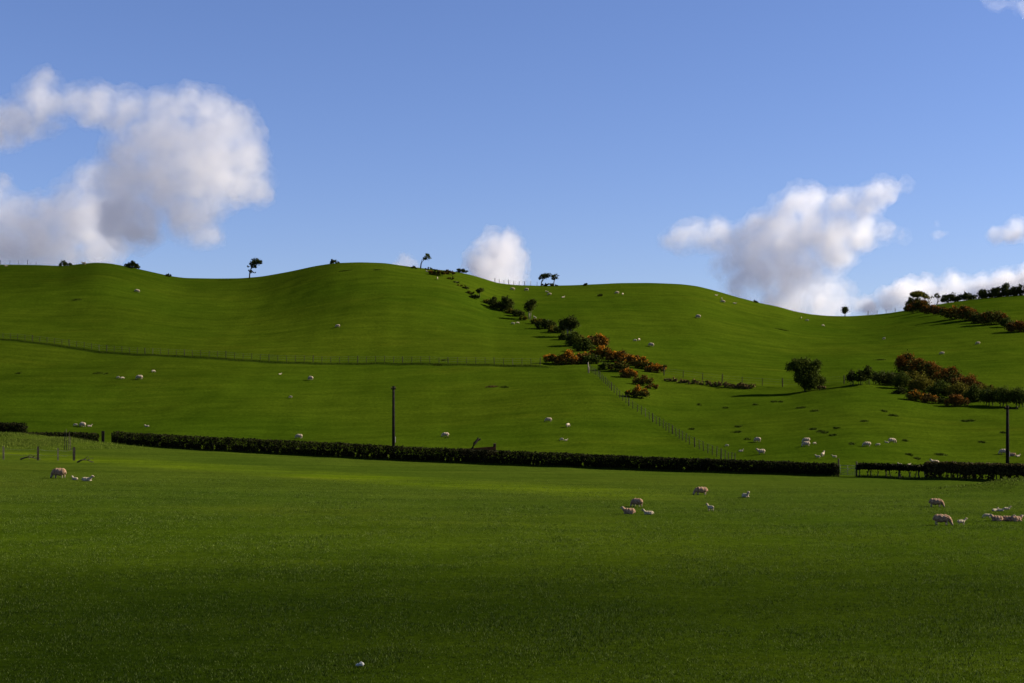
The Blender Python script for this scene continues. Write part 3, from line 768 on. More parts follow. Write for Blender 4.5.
for i, (px, h, tilt) in enumerate(((64.5, 2.3, .02), (66.8, 2.5, -.03), (68.6, 2.2, .04), (70.4, 1.6, 0))):
    p = hit(px, 450.5)
    o = MB().tube([(0, 0, -.2), (tilt * h * .5, 0, h * .5), (tilt * h, 0, h)], [.045, .04, .03], 6).build('stake', M['bark'])
    o.location = p
    tag(o, 'tall thin dark stake in the cluster behind the stout left posts', 'stake', 'thin stakes behind the left posts')
def branch(px, py, L, hgt, lb, seed):
    rng = random.Random(seed); p = hit(px, py)
    mb = MB(); pts = [Vector((-L / 2 + L * k / 7, rng.uniform(-.1, .1), hgt * math.sin(math.pi * (k + .3) / 7.6))) for k in range(8)]
    mb.tube(pts, [.09, .085, .08, .07, .06, .05, .04, .02], 6)
    for k in (2, 3, 5, 6):
        q = pts[k]; mb.tube([q, q + Vector((rng.uniform(.1, .5), rng.uniform(-.3, .3), rng.uniform(-.2, .35))), q + Vector((rng.uniform(.4, .9), rng.uniform(-.4, .4), rng.uniform(-.3, .3)))], [.04, .03, .012], 5)
    o = mb.build('fallen_branch', M['bark'], None, True); o.location = p
    tag(o, lb, 'branch')
branch(84.5, 462.8, 1.5, .30, 'arched fallen branch on grass right of the thickest left post', 2)
branch(29, 459.8, 1.7, .28, 'dark fallen branch lying between the first two left posts', 4)

# field gate in the hedge gap at right
x0, d0, z0 = hedge_point(838.5); x1, d1, z1 = hedge_point(856.5)
t = empty('field_gate', (x0, d0, z0), 'grey barred field gate in the gap between the right hedges', 'gate')
A = Vector((0, 0, 0)); B = Vector((x1 - x0, d1 - d0, z1 - z0))
for q, hh in ((A, 1.75), (B, 1.5)):
    MB().tube([q - Vector((0, 0, .3)), q + Vector((0, 0, hh))], [.09, .08], 8).build('gate_post', M['post'], t, True)
a, b = A.lerp(B, .10), A.lerp(B, .92)
for zz in (.18, .36, .56, .8, 1.08):
    MB().tube([a + Vector((0, 0, zz)), b + Vector((0, 0, zz))], .018, 6).build('rail', M['gate'], t, True)
for q in (a, a.lerp(b, .5), b):
    MB().tube([q + Vector((0, .03, .14)), q + Vector((0, .03, 1.12))], .02, 6).build('upright', M['gate'], t, True)
MB().tube([a + Vector((0, -.03, .18)), b + Vector((0, -.03, 1.06))], .015, 6).build('brace', M['gate'], t, True)

# ------------------------------------------------------------------ poles
def pole(px, top_y, d, lb, arm, armx=0.0):
    x = (px - 512) / F * d; z = H(x, d)
    ztop = EYE + (HOR - top_y) * d / F; h = ztop - z
    t = empty('utility_pole', (x, d, z), lb, 'pole', 'wooden utility poles')
    MB().tube([(0, 0, -.5), (0, 0, h * .5), (0, 0, h)], [.19, .17, .14], 12).build('post', M['pole'], t, True)
    MB().box((armx, -.17, h - .35), (arm, .10, .12)).build('crossarm', M['pole'], t)
    for sx in (-.42, .42):
        MB().tube([(armx + sx * arm, -.17, h - .29), (armx + sx * arm, -.17, h - .24), (armx + sx * arm, -.17, h - .16), (armx + sx * arm, -.17, h - .1)], [.03, .06, .065, .03], 8).build('insulator', M['ceramic'], t, True)
    MB().tube([(.2, 0, h * .22), (.2, 0, h * .30)], .05, 6).build('number_plate', M['gate'], t)
pole(393.5, 386, 168, 'tall dark utility pole rising from the long hedge at centre left', .55)
pole(1007.5, 405.5, 152, 'dark utility pole at the right edge beside grazing sheep', 1.5, .35)

# ------------------------------------------------------------------ what stands behind the hedge
def trailer():
    d = 164.5; xa = (463 - 512) / F * d; xb = (496 - 512) / F * d
    xm = (xa + xb) / 2; L = xb - xa; z = H(xm, d)
    zt = lambda y: EYE + (HOR - y) * d / F - z
    t = empty('farm_trailer', (xm, d, z), 'rusty brown farm trailer showing just above the hedge', 'trailer')
    mb = MB()
    h0, h1 = zt(449.0), zt(446.6)
    for s in (-.9, .9):
        mb.v += [Vector((-L / 2, s - .03, .75)), Vector((L / 2, s - .03, .75)), Vector((L / 2, s - .03, h1)), Vector((-L / 2, s - .03, h0)),
                 Vector((-L / 2, s + .03, .75)), Vector((L / 2, s + .03, .75)), Vector((L / 2, s + .03, h1)), Vector((-L / 2, s + .03, h0))]
        q = len(mb.v) - 8
        mb.f += [tuple(q + i for i in f) for f in ((0, 1, 2, 3), (7, 6, 5, 4), (0, 4, 5, 1), (1, 5, 6, 2), (2, 6, 7, 3), (3, 7, 4, 0))]
    mb.box((0, 0, .72), (L - .01, 1.72, .1)); mb.box((-L / 2 + .03, 0, (h0 + .78) / 2), (.06, 1.72, h0 - .8))
    for k in range(6):
        mb.box((-L / 2 + L * (k + .5) / 6, -.96, (h0 + .75) / 2), (.07, .05, h0 - .78))
    mb.build('body', M['rust'], t)
    MB().box((L / 2 - .16, 0, (h1 + .5) / 2 + .25), (.3, 1.6, h1 - .3)).build('tailboard', M['rust_dark'], t)
    for sx in (-.55, .55):
        for s in (-.75, .75):
            MB().tube([(sx, s - .1, .4), (sx, s + .1, .4)], .4, 18).build('wheel', M['tyre'], t)
    MB().tube([(-L / 2, 0, .65), (-L / 2 - 1.3, 0, .5)], .06, 8).build('drawbar', M['rust_dark'], t)
trailer()
p = Vector(hedge_point(472, 2.2))
t = empty('leaning_stump', p, 'dark leaning stump poking above the hedge by the rusty trailer', 'stump')
k = p.y / F; top = lambda y: EYE + (HOR - y) * p.y / F - p.z
MB().tube([(0, 0, -.2), (0, 0, top(449)), (.28, 0, top(443.5)), (.72, .05, top(439.2)), (.66, .05, top(437.3))], [.2, .19, .17, .15, .06], 8).build('trunk', M['pole'], t, True)
MB().tube([(.60, .05, top(440.6)), (.98, .05, top(439))], [.11, .10], 7).build('branch_stub', M['pole'], t, True)
p = hit(588.5, 373)
o = MB().tube([(0, 0, -.2), (.03, 0, .9), (-.08, 0, 1.5), (-.05, 0, 1.9)], [.13, .11, .09, .05], 8).build('dead_stump', M['bark_pale'], None, True); o.location = p
tag(o, 'pale dead stump at the lower edge of the orange gorse', 'stump')

# pale stone in the near grass
p = hit(360.5, 667.5)
bm = bmesh.new()
for (cx, cy, cz, rx, ry, rz) in ((.02, 0, .075, .075, .06, .06), (-.075, .01, .05, .055, .05, .04)):
    r = bmesh.ops.create_icosphere(bm, subdivisions=3, radius=1)
    for v in r['verts']:
        n = v.co.copy(); w = 1 + .10 * math.sin(5 * n.x + 2) * math.sin(4 * n.y + 1) + .07 * math.sin(9 * n.z + 3 * n.x)
        v.co = Vector((cx + n.x * rx * w, cy + n.y * ry * w, cz + n.z * rz * w))
me = bpy.data.meshes.new('stone'); bm.to_mesh(me); bm.free()
o = link('pale_stone', me, M['stone'], smooth=True); o.location = p
tag(o, 'small white two-lobed lump lying in the dark near grass', 'stone')

# ------------------------------------------------------------------ sheep
def evaluated(o, name):
    dg = bpy.context.evaluated_depsgraph_get()
    me = bpy.data.meshes.new_from_object(o.evaluated_get(dg)); me.name = name
    old = o.data; bpy.data.objects.remove(o); bpy.data.meshes.remove(old)
    return me

def sheep_mesh(name, pose, lamb, wool):
    """one continuous body from swept ellipsoids fused by a voxel remesh; the head looks along +X"""
    bm = bmesh.new()
    def ell(c, r, rot=0.0):
        q = bmesh.ops.create_icosphere(bm, subdivisions=3, radius=1)
        Mx = Matrix.Translation(c) @ Matrix.Rotation(rot, 4, 'Y') @ Matrix.Diagonal((*r, 1))
        bmesh.ops.transform(bm, matrix=Mx, verts=q['verts'])
    def limb(pts, rad):
        for (a, ra), (b, rb) in zip(list(zip(pts, rad))[:-1], list(zip(pts, rad))[1:]):
            a, b = Vector(a), Vector(b); n = max(2, int((b - a).length / (min(ra, rb) * .6)))
            for k in range(n + 1):
                q = k / n; r = ra + (rb - ra) * q; ell(a.lerp(b, q), (r, r, r))
    lying = pose == 'lie'
    zc = .28 if lying else .50
    if lamb:
        fat, zc = .74, (.23 if lying else .50)
    else: fat = 1.0
    # trunk: rump, barrel, chest
    ell((-.32, 0, zc + .00), (.27, .25 * fat, .265 * fat)); ell((-.08, 0, zc - .02), (.36, .30 * fat, .30 * fat)); ell((.19, 0, zc), (.27, .26 * fat, .275 * fat))
    ell((.34, 0, zc + .01), (.17, .17 * fat, .19 * fat))
    limb([(-.53, 0, zc + .08), (-.60, 0, zc - .04), (-.60, 0, zc - .16)], [.05, .045, .035])
    if pose == 'graze':
        neck = [(.38, 0, zc + .02), (.53, 0, zc - .12), (.62, 0, zc - .27)]; hd = Vector((.665, 0, zc - .375)); hr = R(58)
    elif pose == 'lie':
        neck = [(.38, 0, zc + .06), (.52, 0, zc + .20), (.58, 0, zc + .30)]; hd = Vector((.66, 0, zc + .33)); hr = R(22)
    else:
        neck = [(.38, 0, zc + .06), (.54, 0, zc + .22), (.62, 0, zc + .34)]; hd = Vector((.70, 0, zc + .37)); hr = R(22)
    limb(neck, [.19 * fat, .155 * fat, .11])
    fx = Vector((math.cos(hr), 0, -math.sin(hr))); up = Vector((math.sin(hr), 0, math.cos(hr)))
    k = 1.12 if lamb else 1.0
    ell(hd, (.125 * k, .078 * k, .085 * k), hr); ell(hd + fx * .12 * k - up * .012, (.085 * k, .052 * k, .055 * k), hr)
    for s in (-1, 1):
        ell(hd - fx * .075 + up * .045 + Vector((0, s * .115 * k, 0)), (.035, .065 * k, .02), hr)
    lr = 1.0 if not lamb else .95
    if lying:
        for s in (-1, 1):
            limb([(.30, s * .15 * fat, .13), (.46, s * .17 * fat, .07), (.26, s * .18 * fat, .045)], [.075, .05, .035])
            limb([(-.34, s * .17 * fat, .15), (-.10, s * .23 * fat, .09), (-.36, s * .23 * fat, .045), (-.22, s * .24 * fat, .04)], [.11, .075, .045, .033])
    else:
        for s, o1, o2 in ((-1, .03, -.05), (1, -.03, .05)):
            y = s * .115 * fat
            limb([(.29, y, zc - .12), (.29 + o1 * .6, y, .27), (.285 + o1, y, .13), (.30 + o1, y, .035)], [.095 * lr, .055, .037, .042])
            limb([(-.36, y, zc - .06), (-.27 + o2 * .4, y, .33), (-.40 + o2, y, .21), (-.37 + o2, y, .035)], [.135 * lr, .085, .040, .042])
    me = bpy.data.meshes.new('tmp'); bm.to_mesh(me); bm.free()
    o = bpy.data.objects.new('tmp', me); COL.objects.link(o)
    md = o.modifiers.new('r', 'REMESH'); md.mode = 'VOXEL'; md.voxel_size = .022; md.use_smooth_shade = True
    sm = o.modifiers.new('s', 'SMOOTH'); sm.iterations = 3; sm.factor = .5
    me = evaluated(o, name)
    # fleece: small lumps on the wool only
    n = len(me.vertices); co = np.empty(n * 3, np.float32); me.vertices.foreach_get('co', co); co = co.reshape(-1, 3)
    no = np.empty(n * 3, np.float32); me.vertices.foreach_get('normal', no); no = no.reshape(-1, 3)
    hdv = np.array(hd)
    dist = np.linalg.norm((co - hdv - np.array(fx) * .05) / np.array([.21, .21, .19]), axis=1)
    skin = (dist < 1.0) | ((co[:, 2] < (.06 if lying else .22)))
    w = np.sin(co[:, 0] * 37 + 2 * np.sin(co[:, 2] * 29)) * np.sin(co[:, 1] * 41 + 1) + np.sin(co[:, 2] * 45 + co[:, 0] * 23) * .7
    co = co + no * (w * .009 * (~skin))[:, None]
    if lying: co[:, 2] = np.maximum(co[:, 2], 0.0)
    me.vertices.foreach_set('co', co.astype(np.float32).ravel())
    for m in (wool, M['face'], M['hoof']): me.materials.append(m)
    idx = []
    eyes = [hdv + np.array(fx) * .045 + np.array(up) * .035 + np.array([0, s * .068 * k, 0]) for s in (-1, 1)]
    for p in me.polygons:
        c = np.array(p.center); v = list(p.vertices)
        mi = 1 if skin[v].sum() * 2 > len(v) else 0
        if not lying and c[2] < .05: mi = 2
        if min(np.linalg.norm(c - e) for e in eyes) < .026: mi = 2
        if np.linalg.norm(c - (hdv + np.array(fx) * .20 * k)) < .035: mi = 2
        idx.append(mi)
    me.polygons.foreach_set('material_index', idx)
    me.polygons.foreach_set('use_smooth', np.ones(len(me.polygons), bool))
    me.update()
    return me

SM = {}
for key, pose, lamb, wool in (('G', 'graze', 0, 'wool'), ('S', 'stand', 0, 'wool'), ('L', 'lie', 0, 'wool'), ('GT', 'graze', 0, 'wool_tan'), ('LT', 'lie', 0, 'wool_tan'),
                              ('g', 'graze', 1, 'wool_lamb'), ('s', 'stand', 1, 'wool_lamb'), ('l', 'lie', 1, 'wool_lamb')):
    SM[key] = sheep_mesh('ewe' if not lamb else 'lamb', pose, lamb, M[wool])

_n = [0]
def sheep(key, px, py, head, size, label):
    """head: degrees, 0 looks right, 180 left, 90 away, -90 towards the viewer; size in view units along the body"""
    _n[0] += 1; rng = random.Random(_n[0])
    lamb = key.islower()
    p = hit(px, py)
    full = {'graze': 1.32}.get('', 1.0)
    L = {'G': 1.46, 'GT': 1.46, 'S': 1.4, 'L': 1.35, 'LT': 1.35, 'g': 1.4, 's': 1.35, 'l': 1.3}[key]
    fore = max(abs(math.cos(R(head))), .42)
    s = size * p.y / F / (L * fore)
    s = min(max(s, .38 if lamb else (.60 if key == 'LT' else .78)), .74 if lamb else 1.16)
    o = bpy.data.objects.new('lamb' if lamb else 'ewe', SM[key]); COL.objects.link(o)
    sl = 0
    ux, uy = math.cos(R(head)), math.sin(R(head))
    gx = (H(p.x + .5 * ux, p.y + .5 * uy) - H(p.x - .5 * ux, p.y - .5 * uy))
    o.location = p + Vector((0, 0, .0)); o.rotation_euler = (0, -math.atan(gx) * .8, R(head)); o.scale = (s, s * rng.uniform(.95, 1.08), s * rng.uniform(.96, 1.05))
    tag(o, label, 'lamb' if lamb else 'sheep', 'lambs in the pastures' if lamb else 'sheep grazing in the pastures')

for a in (
    # near field
    ('GT', 59, 478.3, 168, 18, 'large tan ewe grazing before the left bank with two lambs lying behind'),
    ('l', 75, 480.2, 150, 7, 'small lamb lying directly behind the large tan ewe at left'),
    ('l', 87, 481.2, -8, 14, 'pale lamb stretched out right of the two left animals'),
    ('GT', 637, 507.2, 135, 12, 'tan ewe standing rump to viewer in the centre field group'),
    ('LT', 629, 514.2, 172, 14, 'tan sheep lying with head raised at left of the centre group'),
    ('l', 648.5, 514.6, 175, 11, 'dark shaded lamb lying at right of the centre group'),
    ('GT', 701, 495.2, 180, 16, 'tan ewe grazing alone in mid field, right of the centre group'),
    ('s', 710.5, 511.2, 125, 6, 'white lamb standing in front of the lone grazing tan ewe'),
    ('l', 745.5, 497.5, -70, 6, 'tiny white lamb sitting alone close to the long hedge'),
    ('GT', 936, 507.2, -12, 12, 'tan ewe grazing, farther of two before the right hedge'),
    ('GT', 942, 525.2, -14, 20, 'biggest ewe, brown flank, head down, in the right foreground group'),
    ('s', 961.5, 525.2, 12, 10, 'dark shaded lamb standing right of the biggest ewe'),
    ('g', 987, 518.5, 170, 9, 'lamb with head down left of the lying tan sheep at right'),
    ('LT', 997, 521.3, 178, 13, 'tan sheep lying, left one of three side by side at right edge'),
    ('LT', 1007.5, 521.3, -25, 11, 'tan sheep lying, middle one of three side by side at right edge'),
    ('LT', 1016.5, 521.8, 10, 11, 'tan sheep lying, right one of three side by side at right edge'),
    ('l', 995, 511.4, 20, 6, 'white lamb lying, leftmost of three behind the row of lying sheep'),
    ('l', 1000.8, 511.4, -10, 7, 'white lamb lying, middle of three behind the row of lying sheep'),
    ('l', 1007, 509.8, 0, 7, 'white lamb lying, rightmost of three behind the row of lying sheep'),
    ('l', 927, 470.0, 180, 5, 'white lamb lying in the gap under the right hedge'),
    # lower slope, left and centre
    ('g', 118, 378.6, 160, 4, 'white lamb, left of a pair on the lower left slope'),
    ('g', 122.3, 379.4, 30, 4, 'white lamb, right of a pair on the lower left slope'),
    ('G', 139.5, 379.5, 175, 8, 'cream ewe grazing right of the pair of lambs, lower left slope'),
    ('g', 153.5, 372.4, 30, 4, 'tiny white lamb uppermost near the ewe on lower left slope'),
    ('g', 75.5, 426.6, 165, 5, 'lamb left of a ewe above the gap in the left hedge'),
    ('G', 82.5, 427, 150, 8, 'ewe between two lambs above the gap in the left hedge'),
    ('l', 89.5, 426.8, 10, 5, 'lamb right of a ewe above the gap in the left hedge'),
    ('l', 147, 427, 160, 5, 'white lamb lying just above the left end of the long hedge'),
    ('G', 310.5, 380.3, 140, 6, 'cream ewe alone in the middle of the left slope'),
    ('g', 290.5, 398.2, 150, 4, 'white lamb alone below the cream ewe of the left slope'),
    ('l', 280, 374.6, 30, 3, 'faint tiny lamb alone under the long wire fence'),
    ('G', 299, 438.6, 165, 8.5, 'cream ewe just above the long hedge left of the centre pole'),
    ('G', 445.5, 437, 180, 8, 'cream ewe grazing between the pole and the leaning stump'),
    ('G', 548.5, 421.8, 165, 7, 'cream ewe grazing in the middle of the centre slope'),
    ('g', 568, 427.2, 60, 4, 'tiny lamb to the right of the centre slope ewe'),
    ('g', 561.8, 441, 140, 4, 'lamb, left of two touching lambs above the long hedge'),
    ('s', 566, 441.4, 20, 3.5, 'lamb, right of two touching lambs above the long hedge'),
    # lower right meadow
    ('G', 757.5, 442.3, 130, 6, 'cream ewe upper one of two at the left of lower right meadow'),
    ('S', 761.5, 454.2, 178, 9, 'cream ewe near the hedge, lower one of two at left meadow side'),
    ('l', 741, 451.8, 0, 5, 'faint lamb lying beside the end of the slanting fence'),
    ('g', 727, 446.8, 150, 4, 'small lamb right beside the slanting fence near its foot'),
    ('G', 806.5, 442.3, 175, 8, 'ewe standing behind another in the middle of the meadow'),
    ('G', 806.3, 446.6, 175, 8.5, 'bright-backed ewe in front of another in the middle of the meadow'),
    ('g', 814.5, 444.6, 20, 4, 'small lamb to the right of the two overlapping meadow ewes'),
    ('s', 818, 458.6, 150, 5, 'white lamb, left of two above the gate end of the hedge'),
    ('s', 823, 456.5, 60, 4, 'white lamb, right of two above the gate end of the hedge'),
    ('s', 834.5, 458.2, 170, 5, 'white lamb by itself directly above the field gate'),
    ('G', 867, 446.6, 180, 8, 'ewe with pale back grazing left of three smaller meadow sheep'),
    ('g', 878, 446, 170, 5, 'dark-looking lamb right of the pale-backed meadow ewe'),
    ('l', 886.8, 443, 160, 3.5, 'small white lamb touching the rightmost ewe of meadow line'),
    ('G', 892, 443, 5, 7, 'rightmost ewe in the line of sheep across the meadow'),
    ('l', 900, 465.0, 150, 4, 'white back of a lamb over the gappy hedge, left one'),
    ('l', 909, 465.4, 30, 4, 'white back of a lamb over the gappy hedge, right one'),
    ('L', 934.8, 463.8, 175, 6, 'white sheep showing over the brownish hedge top'),
    ('G', 1003.5, 454.6, 165, 8, 'cream ewe grazing left of the right-hand pole'),
    ('LT', 1012.5, 456.2, 160, 7, 'tan sheep lying just right of the right-hand pole'),
    ('l', 1018, 457, 20, 5, 'tan-lit lamb lying farthest right beyond the right-hand pole'),
    # upper slopes
    ('G', 137, 292.5, 175, 6, 'cream ewe alone high on the left hill'),
    ('S', 84, 265, 170, 5, 'dark sheep silhouetted on the far left skyline'),
    ('l', 6, 266.3, 20, 4, 'white lamb on the skyline at the far left edge'),
    ('G', 337.8, 327.4, 170, 5.5, 'cream ewe alone in the middle of the second hill'),
    ('g', 513, 324.6, 160, 4, 'white lamb, left of two below the slender hedgerow tree'),
    ('g', 517.6, 323.8, 20, 3.5, 'white lamb, right of two below the slender hedgerow tree'),
    ('s', 534.8, 319.0, 130, 4, 'white lamb at the foot of the slender hedgerow tree'),
    ('s', 437.4, 279.5, 90, 3, 'white lamb under the reddish gorse on the crest'),
    ('l', 427.5, 272, 170, 3.5, 'white lamb lying left of the reddish gorse on the crest'),
    ('G', 512.5, 290.3, 175, 5, 'ewe under the skyline fence, left of two'),
    ('G', 526.5, 291, 150, 4.5, 'ewe under the skyline fence, right of two'),
    ('l', 547, 292.3, 150, 3, 'small lamb just below the touching pair of skyline trees'),
    ('G', 549.5, 295.3, 170, 4.5, 'ewe below the touching pair of skyline trees'),
    ('l', 563, 297.8, 20, 4, 'pale lamb lying right of the ewe below the tree pair'),
    ('G', 617, 294, 180, 5, 'ewe, left of two close together under the flat right skyline'),
    ('g', 622.7, 295, 60, 3, 'lamb, right of two close together under the flat right skyline'),
    ('g', 635, 341.4, 160, 4, 'white lamb, left of a touching pair above the orange gorse'),
    ('g', 639, 340.8, 60, 3.5, 'white lamb, right of a touching pair above the orange gorse'),
    ('G', 651, 346.6, 150, 6, 'cream ewe right above the right tip of orange gorse'),
    ('G', 698, 318.3, 130, 4.5, 'ewe alone in the middle of the right hill'),
    ('l', 716, 295.8, 20, 4, 'pale lamb highest of four near the falling right skyline'),
    ('g', 721.5, 299.6, 90, 3, 'white lamb second of four near the falling right skyline'),
    ('G', 722.8, 302.8, 170, 5, 'ewe third of four near the falling right skyline'),
    ('l', 734.5, 303.8, 0, 4, 'pale lamb lowest of four near the falling right skyline'),
    ('g', 801.3, 318.8, 80, 3, 'white lamb highest of three left of the lollipop tree'),
    ('g', 807, 321.2, 150, 3.5, 'white lamb middle of three left of the lollipop tree'),
    ('g', 823, 326.6, 20, 3.5, 'white lamb lowest of three left of the lollipop tree'),
    ('g', 884, 339.6, 110, 4, 'white lamb leftmost of three scattered between the gorse rows'),
    ('G', 942, 354.6, 160, 5, 'ewe just above the big right-hand thicket'),
    ('G', 978, 344.4, 175, 5, 'ewe rightmost of three scattered between the gorse rows'),
): sheep(*a)

# ------------------------------------------------------------------ clouds (real lit volumes, kilometres away)
def cloud_material(name, density, px=None):
    """vapour: even, or billowing when px (metres per view unit) is given"""
    m = bpy.data.materials.new(name); m.use_nodes = True
    nt = m.node_tree; nt.nodes.clear(); N, L = nt.nodes, nt.links
    out = N.new('ShaderNodeOutputMaterial'); v = N.new('ShaderNodeVolumePrincipled')
    v.inputs['Color'].default_value = (0.94, 0.93, 0.932, 1); v.inputs['Density'].default_value = density; v.inputs['Anisotropy'].default_value = 0.62
    if px:
        tc = N.new('ShaderNodeTexCoord'); nz = N.new('ShaderNodeTexNoise')
        nz.inputs['Scale'].default_value = 1 / (20 * px); nz.inputs['Detail'].default_value = 4.5; nz.inputs['Roughness'].default_value = .58
        L.new(tc.outputs['Object'], nz.inputs['Vector'])
        mr = N.new('ShaderNodeMapRange'); mr.inputs['From Min'].default_value = .34; mr.inputs['From Max'].default_value = .68
        mr.inputs['To Min'].default_value = 0; mr.inputs['To Max'].default_value = density * 2.0
        L.new(nz.outputs['Fac'], mr.inputs['Value']); L.new(mr.outputs[0], v.inputs['Density'])
    L.new(v.outputs[0], out.inputs['Volume'])
    return m
def make_texture(name, size):
    t = bpy.data.textures.new(name, 'CLOUDS'); t.noise_scale = size; t.noise_depth = 5; return t

def cloud(label, dist, puffs, density, seed, depth=0.8, grow=1.12):
    """three nested bodies of vapour: dense heart, cloud body, thin outer veil"""
    s = dist / F
    cx = sum(p[0] for p in puffs) / len(puffs); cy = sum(p[1] for p in puffs) / len(puffs)
    root = None
    for name, gr, dn, big, vox in (('cloud', 1.0, .42, 13, 2.0), ('heart', .74, .42, 11, 2.2), ('veil', 1.32, .24, 17, 2.4)):
        rng = random.Random(seed)
        bm = bmesh.new()
        for px, py, r in puffs:
            for k in range(4):
                jr = r * s * grow * gr * (1, .6, .5, .42)[k]
                q = Vector(((px - cx) * s, rng.uniform(-1, 1) * r * s * depth, -(py - cy) * s))
                if k:
                    a = rng.uniform(0, 6.28); e2 = rng.uniform(.55, .85)
                    q += Vector((math.cos(a) * e2, rng.uniform(-.6, .6), math.sin(a) * e2 * .9)) * r * s
                if name == 'heart' and r < 8: continue
                e = bmesh.ops.create_icosphere(bm, subdivisions=3, radius=jr)
                bmesh.ops.translate(bm, vec=q, verts=e['verts'])
        me = bpy.data.meshes.new('tmp'); bm.to_mesh(me); bm.free()
        if not len(me.vertices): continue
        o = bpy.data.objects.new('tmp', me); COL.objects.link(o)
        md = o.modifiers.new('r', 'REMESH'); md.mode = 'VOXEL'; md.voxel_size = vox * s
        for nm, sz, st in (('a', big, big * .9), ('b', 5, 7)):
            dm = o.modifiers.new(nm, 'DISPLACE'); dm.texture = make_texture('puff', sz * s); dm.strength = st * s; dm.mid_level = .5; dm.texture_coords = 'LOCAL'
        o = link(name, evaluated(o, name), cloud_material('cloud_vapour', density * dn, s), root)
        if root is None:
            root = o; o.location = (((cx - 512) * s, dist, EYE + (HOR - cy) * s))
            tag(o, label, 'cloud', 'clouds in the blue sky')
    return root

cloud('broad grey cloud arching over the upper left sky', 7000,
      [(48, 84, 12), (42, 100, 17), (52, 116, 17), (20, 122, 18), (-5, 124, 20), (-40, 124, 25), (80, 104, 16), (105, 108, 18), (130, 112, 20), (160, 112, 20), (188, 112, 20), (215, 118, 21), (238, 126, 18), (236, 144, 24), (205, 142, 28), (170, 142, 24), (138, 138, 20), (116, 166, 14), (130, 192, 26), (170, 186, 28), (210, 182, 30), (246, 180, 20), (258, 190, 12), (190, 214, 24), (204, 230, 15), (140, 222, 24), (125, 150, 20), (150, 164, 24), (122, 216, 24)], .0064, 1)
cloud('low pale cloud bank resting on the far left skyline', 9600,
      [(92, 184, 18), (66, 200, 17), (96, 226, 24), (44, 226, 22), (10, 214, 18), (-30, 220, 30), (100, 246, 22), (60, 250, 26), (15, 246, 26), (-40, 256, 40), (2, 188, 11), (100, 206, 22), (74, 216, 20), (112, 186, 18), (30, 216, 19), (55, 226, 23), (20, 236, 24), (82, 236, 25)], .0052, 11)
cloud('small bright puffy cloud rising behind the middle skyline', 9000,
      [(498, 250, 17), (508, 243, 11), (487, 254, 14), (476, 263, 10), (505, 266, 17), (490, 276, 20), (519, 256, 7), (514, 278, 12)], .011, 2)
cloud('tip of a tiny cloud behind the second hill', 9000, [(405, 263, 7), (412, 266, 6), (399, 268, 6)], .012, 3)
cloud('tall grey and white cloud above the right skyline', 7500,
      [(682, 240, 13), (668, 243, 8), (700, 234, 13), (720, 236, 15), (740, 240, 15), (745, 260, 20), (722, 268, 10), (775, 238, 22), (800, 205, 17), (814, 200, 12), (790, 220, 20), (820, 224, 22), (850, 214, 19), (870, 200, 14),
       (888, 190, 11), (904, 186, 6), (860, 230, 17), (885, 232, 9), (904, 236, 6), (835, 250, 18), (800, 264, 20), (770, 274, 21), (745, 284, 16), (800, 290, 21), (830, 296, 17), (846, 302, 10), (780, 302, 22), (815, 310, 22), (768, 254, 22), (758, 232, 15), (826, 246, 20), (786, 236, 20), (846, 232, 18), (812, 276, 18), (834, 208, 14)], .0072, 4)
cloud('low white cloud bank behind the right-hand trees', 10000,
      [(868, 308, 10), (888, 300, 11), (905, 297, 14), (930, 294, 14), (955, 290, 14), (940, 306, 18), (980, 291, 12), (1000, 286, 13), (1020, 285, 14), (1050, 285, 22), (985, 306, 18), (1030, 306, 22)], .012, 5)
cloud('small white cloud at the right edge of the sky', 8500, [(998, 233, 7), (1010, 231, 8), (1022, 230, 10), (1040, 232, 12)], .010, 6)
cloud('faint tiny wisp left of the right-edge cloud', 8500, [(940, 235, 4), (946, 234, 4), (936, 225, 3)], .0035, 7)
cloud('thin white wisp at the top right corner', 6000, [(985, 0, 5), (998, 1, 6), (1012, 4, 6), (1028, 5, 9)], .004, 8)

# unseen clouds off to the right, shaped to shade near field and left slope
def shade_cloud(seed, n, x0, x1, y0, y1, r0, r1, density, zg=0):
    k = 700 / math.tan(SUN_EL)
    off = Vector((math.sin(SUN_AZ) * k, math.cos(SUN_AZ) * k, 700 + zg))
    rng = random.Random(seed)
    bm = bmesh.new()
    for i in range(n):
        e = bmesh.ops.create_icosphere(bm, subdivisions=3, radius=rng.uniform(r0, r1))
        bmesh.ops.translate(bm, vec=Vector((rng.uniform(x0, x1), rng.uniform(y0, y1), rng.uniform(-12, 20))), verts=e['verts'])
    me = bpy.data.meshes.new('tmp'); bm.to_mesh(me); bm.free()
    o = bpy.data.objects.new('tmp', me); COL.objects.link(o)
    md = o.modifiers.new('r', 'REMESH'); md.mode = 'VOXEL'; md.voxel_size = 6
    dm = o.modifiers.new('a', 'DISPLACE'); dm.texture = make_texture('puff', 60); dm.strength = 26; dm.texture_coords = 'LOCAL'
    me = evaluated(o, 'cloud')
    o = link('cloud', me, cloud_material('thin_cloud_vapour', density)); o.location = off
    tag(o, kind='structure')
shade_cloud(3, 60, -190, 130, 30, 58, 8, 20, .0105)
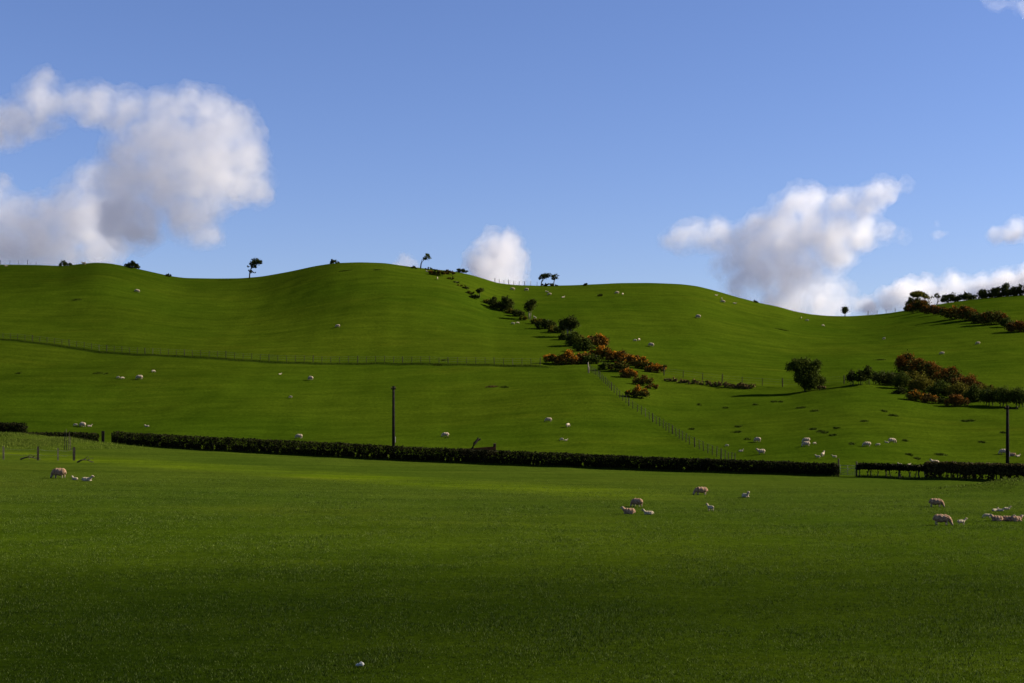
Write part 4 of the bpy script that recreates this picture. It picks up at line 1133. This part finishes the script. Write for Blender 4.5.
shade_cloud(4, 30, -150, 90, -120, 20, 18, 36, .006)
shade_cloud(5, 24, -230, -110, 190, 420, 25, 45, .0035, 20)
shade_cloud(8, 7, -95, -62, 196, 214, 9, 15, .016, 5)

# ------------------------------------------------------------------ light, sky, camera
w = bpy.data.worlds.new('World'); scene.world = w; w.use_nodes = True
nt = w.node_tree; bg = nt.nodes['Background']
sky = nt.nodes.new('ShaderNodeTexSky'); sky.sky_type = 'NISHITA'; sky.sun_disc = False
sky.sun_elevation = SUN_EL; sky.sun_rotation = SUN_AZ
sky.altitude = 200; sky.air_density = 1.0; sky.dust_density = 0.2; sky.ozone_density = 6.0
tint = nt.nodes.new('ShaderNodeMix'); tint.data_type = 'RGBA'; tint.blend_type = 'MULTIPLY'; tint.inputs[0].default_value = 1.0
tint.inputs[7].default_value = (1.0, 0.885, 1.05, 1)
nt.links.new(sky.outputs[0], tint.inputs[6]); nt.links.new(tint.outputs[2], bg.inputs['Color']); bg.inputs['Strength'].default_value = 0.0605

sl = bpy.data.lights.new('sun', 'SUN'); sl.energy = 5.0; sl.angle = R(.55); sl.color = (1.0, .93, .80)
so = bpy.data.objects.new('sun', sl); COL.objects.link(so); so.location = (60, 20, 80)
so.rotation_euler = SUN.to_track_quat('Z', 'Y').to_euler()

cd = bpy.data.cameras.new('camera'); cam = bpy.data.objects.new('camera', cd); COL.objects.link(cam)
cd.lens = 50; cd.sensor_width = 36; cd.clip_start = .1; cd.clip_end = 40000
cam.location = (0, 0, EYE); cam.rotation_euler = (R(90), 0, 0)
cd.shift_y = (HOR - 341.5) / 1024
scene.camera = cam

scene.view_settings.view_transform = 'Standard'; scene.view_settings.look = 'None'
scene.view_settings.exposure = 1.1; scene.view_settings.gamma = 1.0; scene.view_settings.use_curve_mapping = False
scene.render.engine = 'CYCLES'
c = scene.cycles
c.max_bounces = 10; c.diffuse_bounces = 3; c.glossy_bounces = 2; c.volume_bounces = 7; c.transparent_max_bounces = 24
c.use_denoising = True
c.volume_step_rate = 0.25; c.volume_max_steps = 512
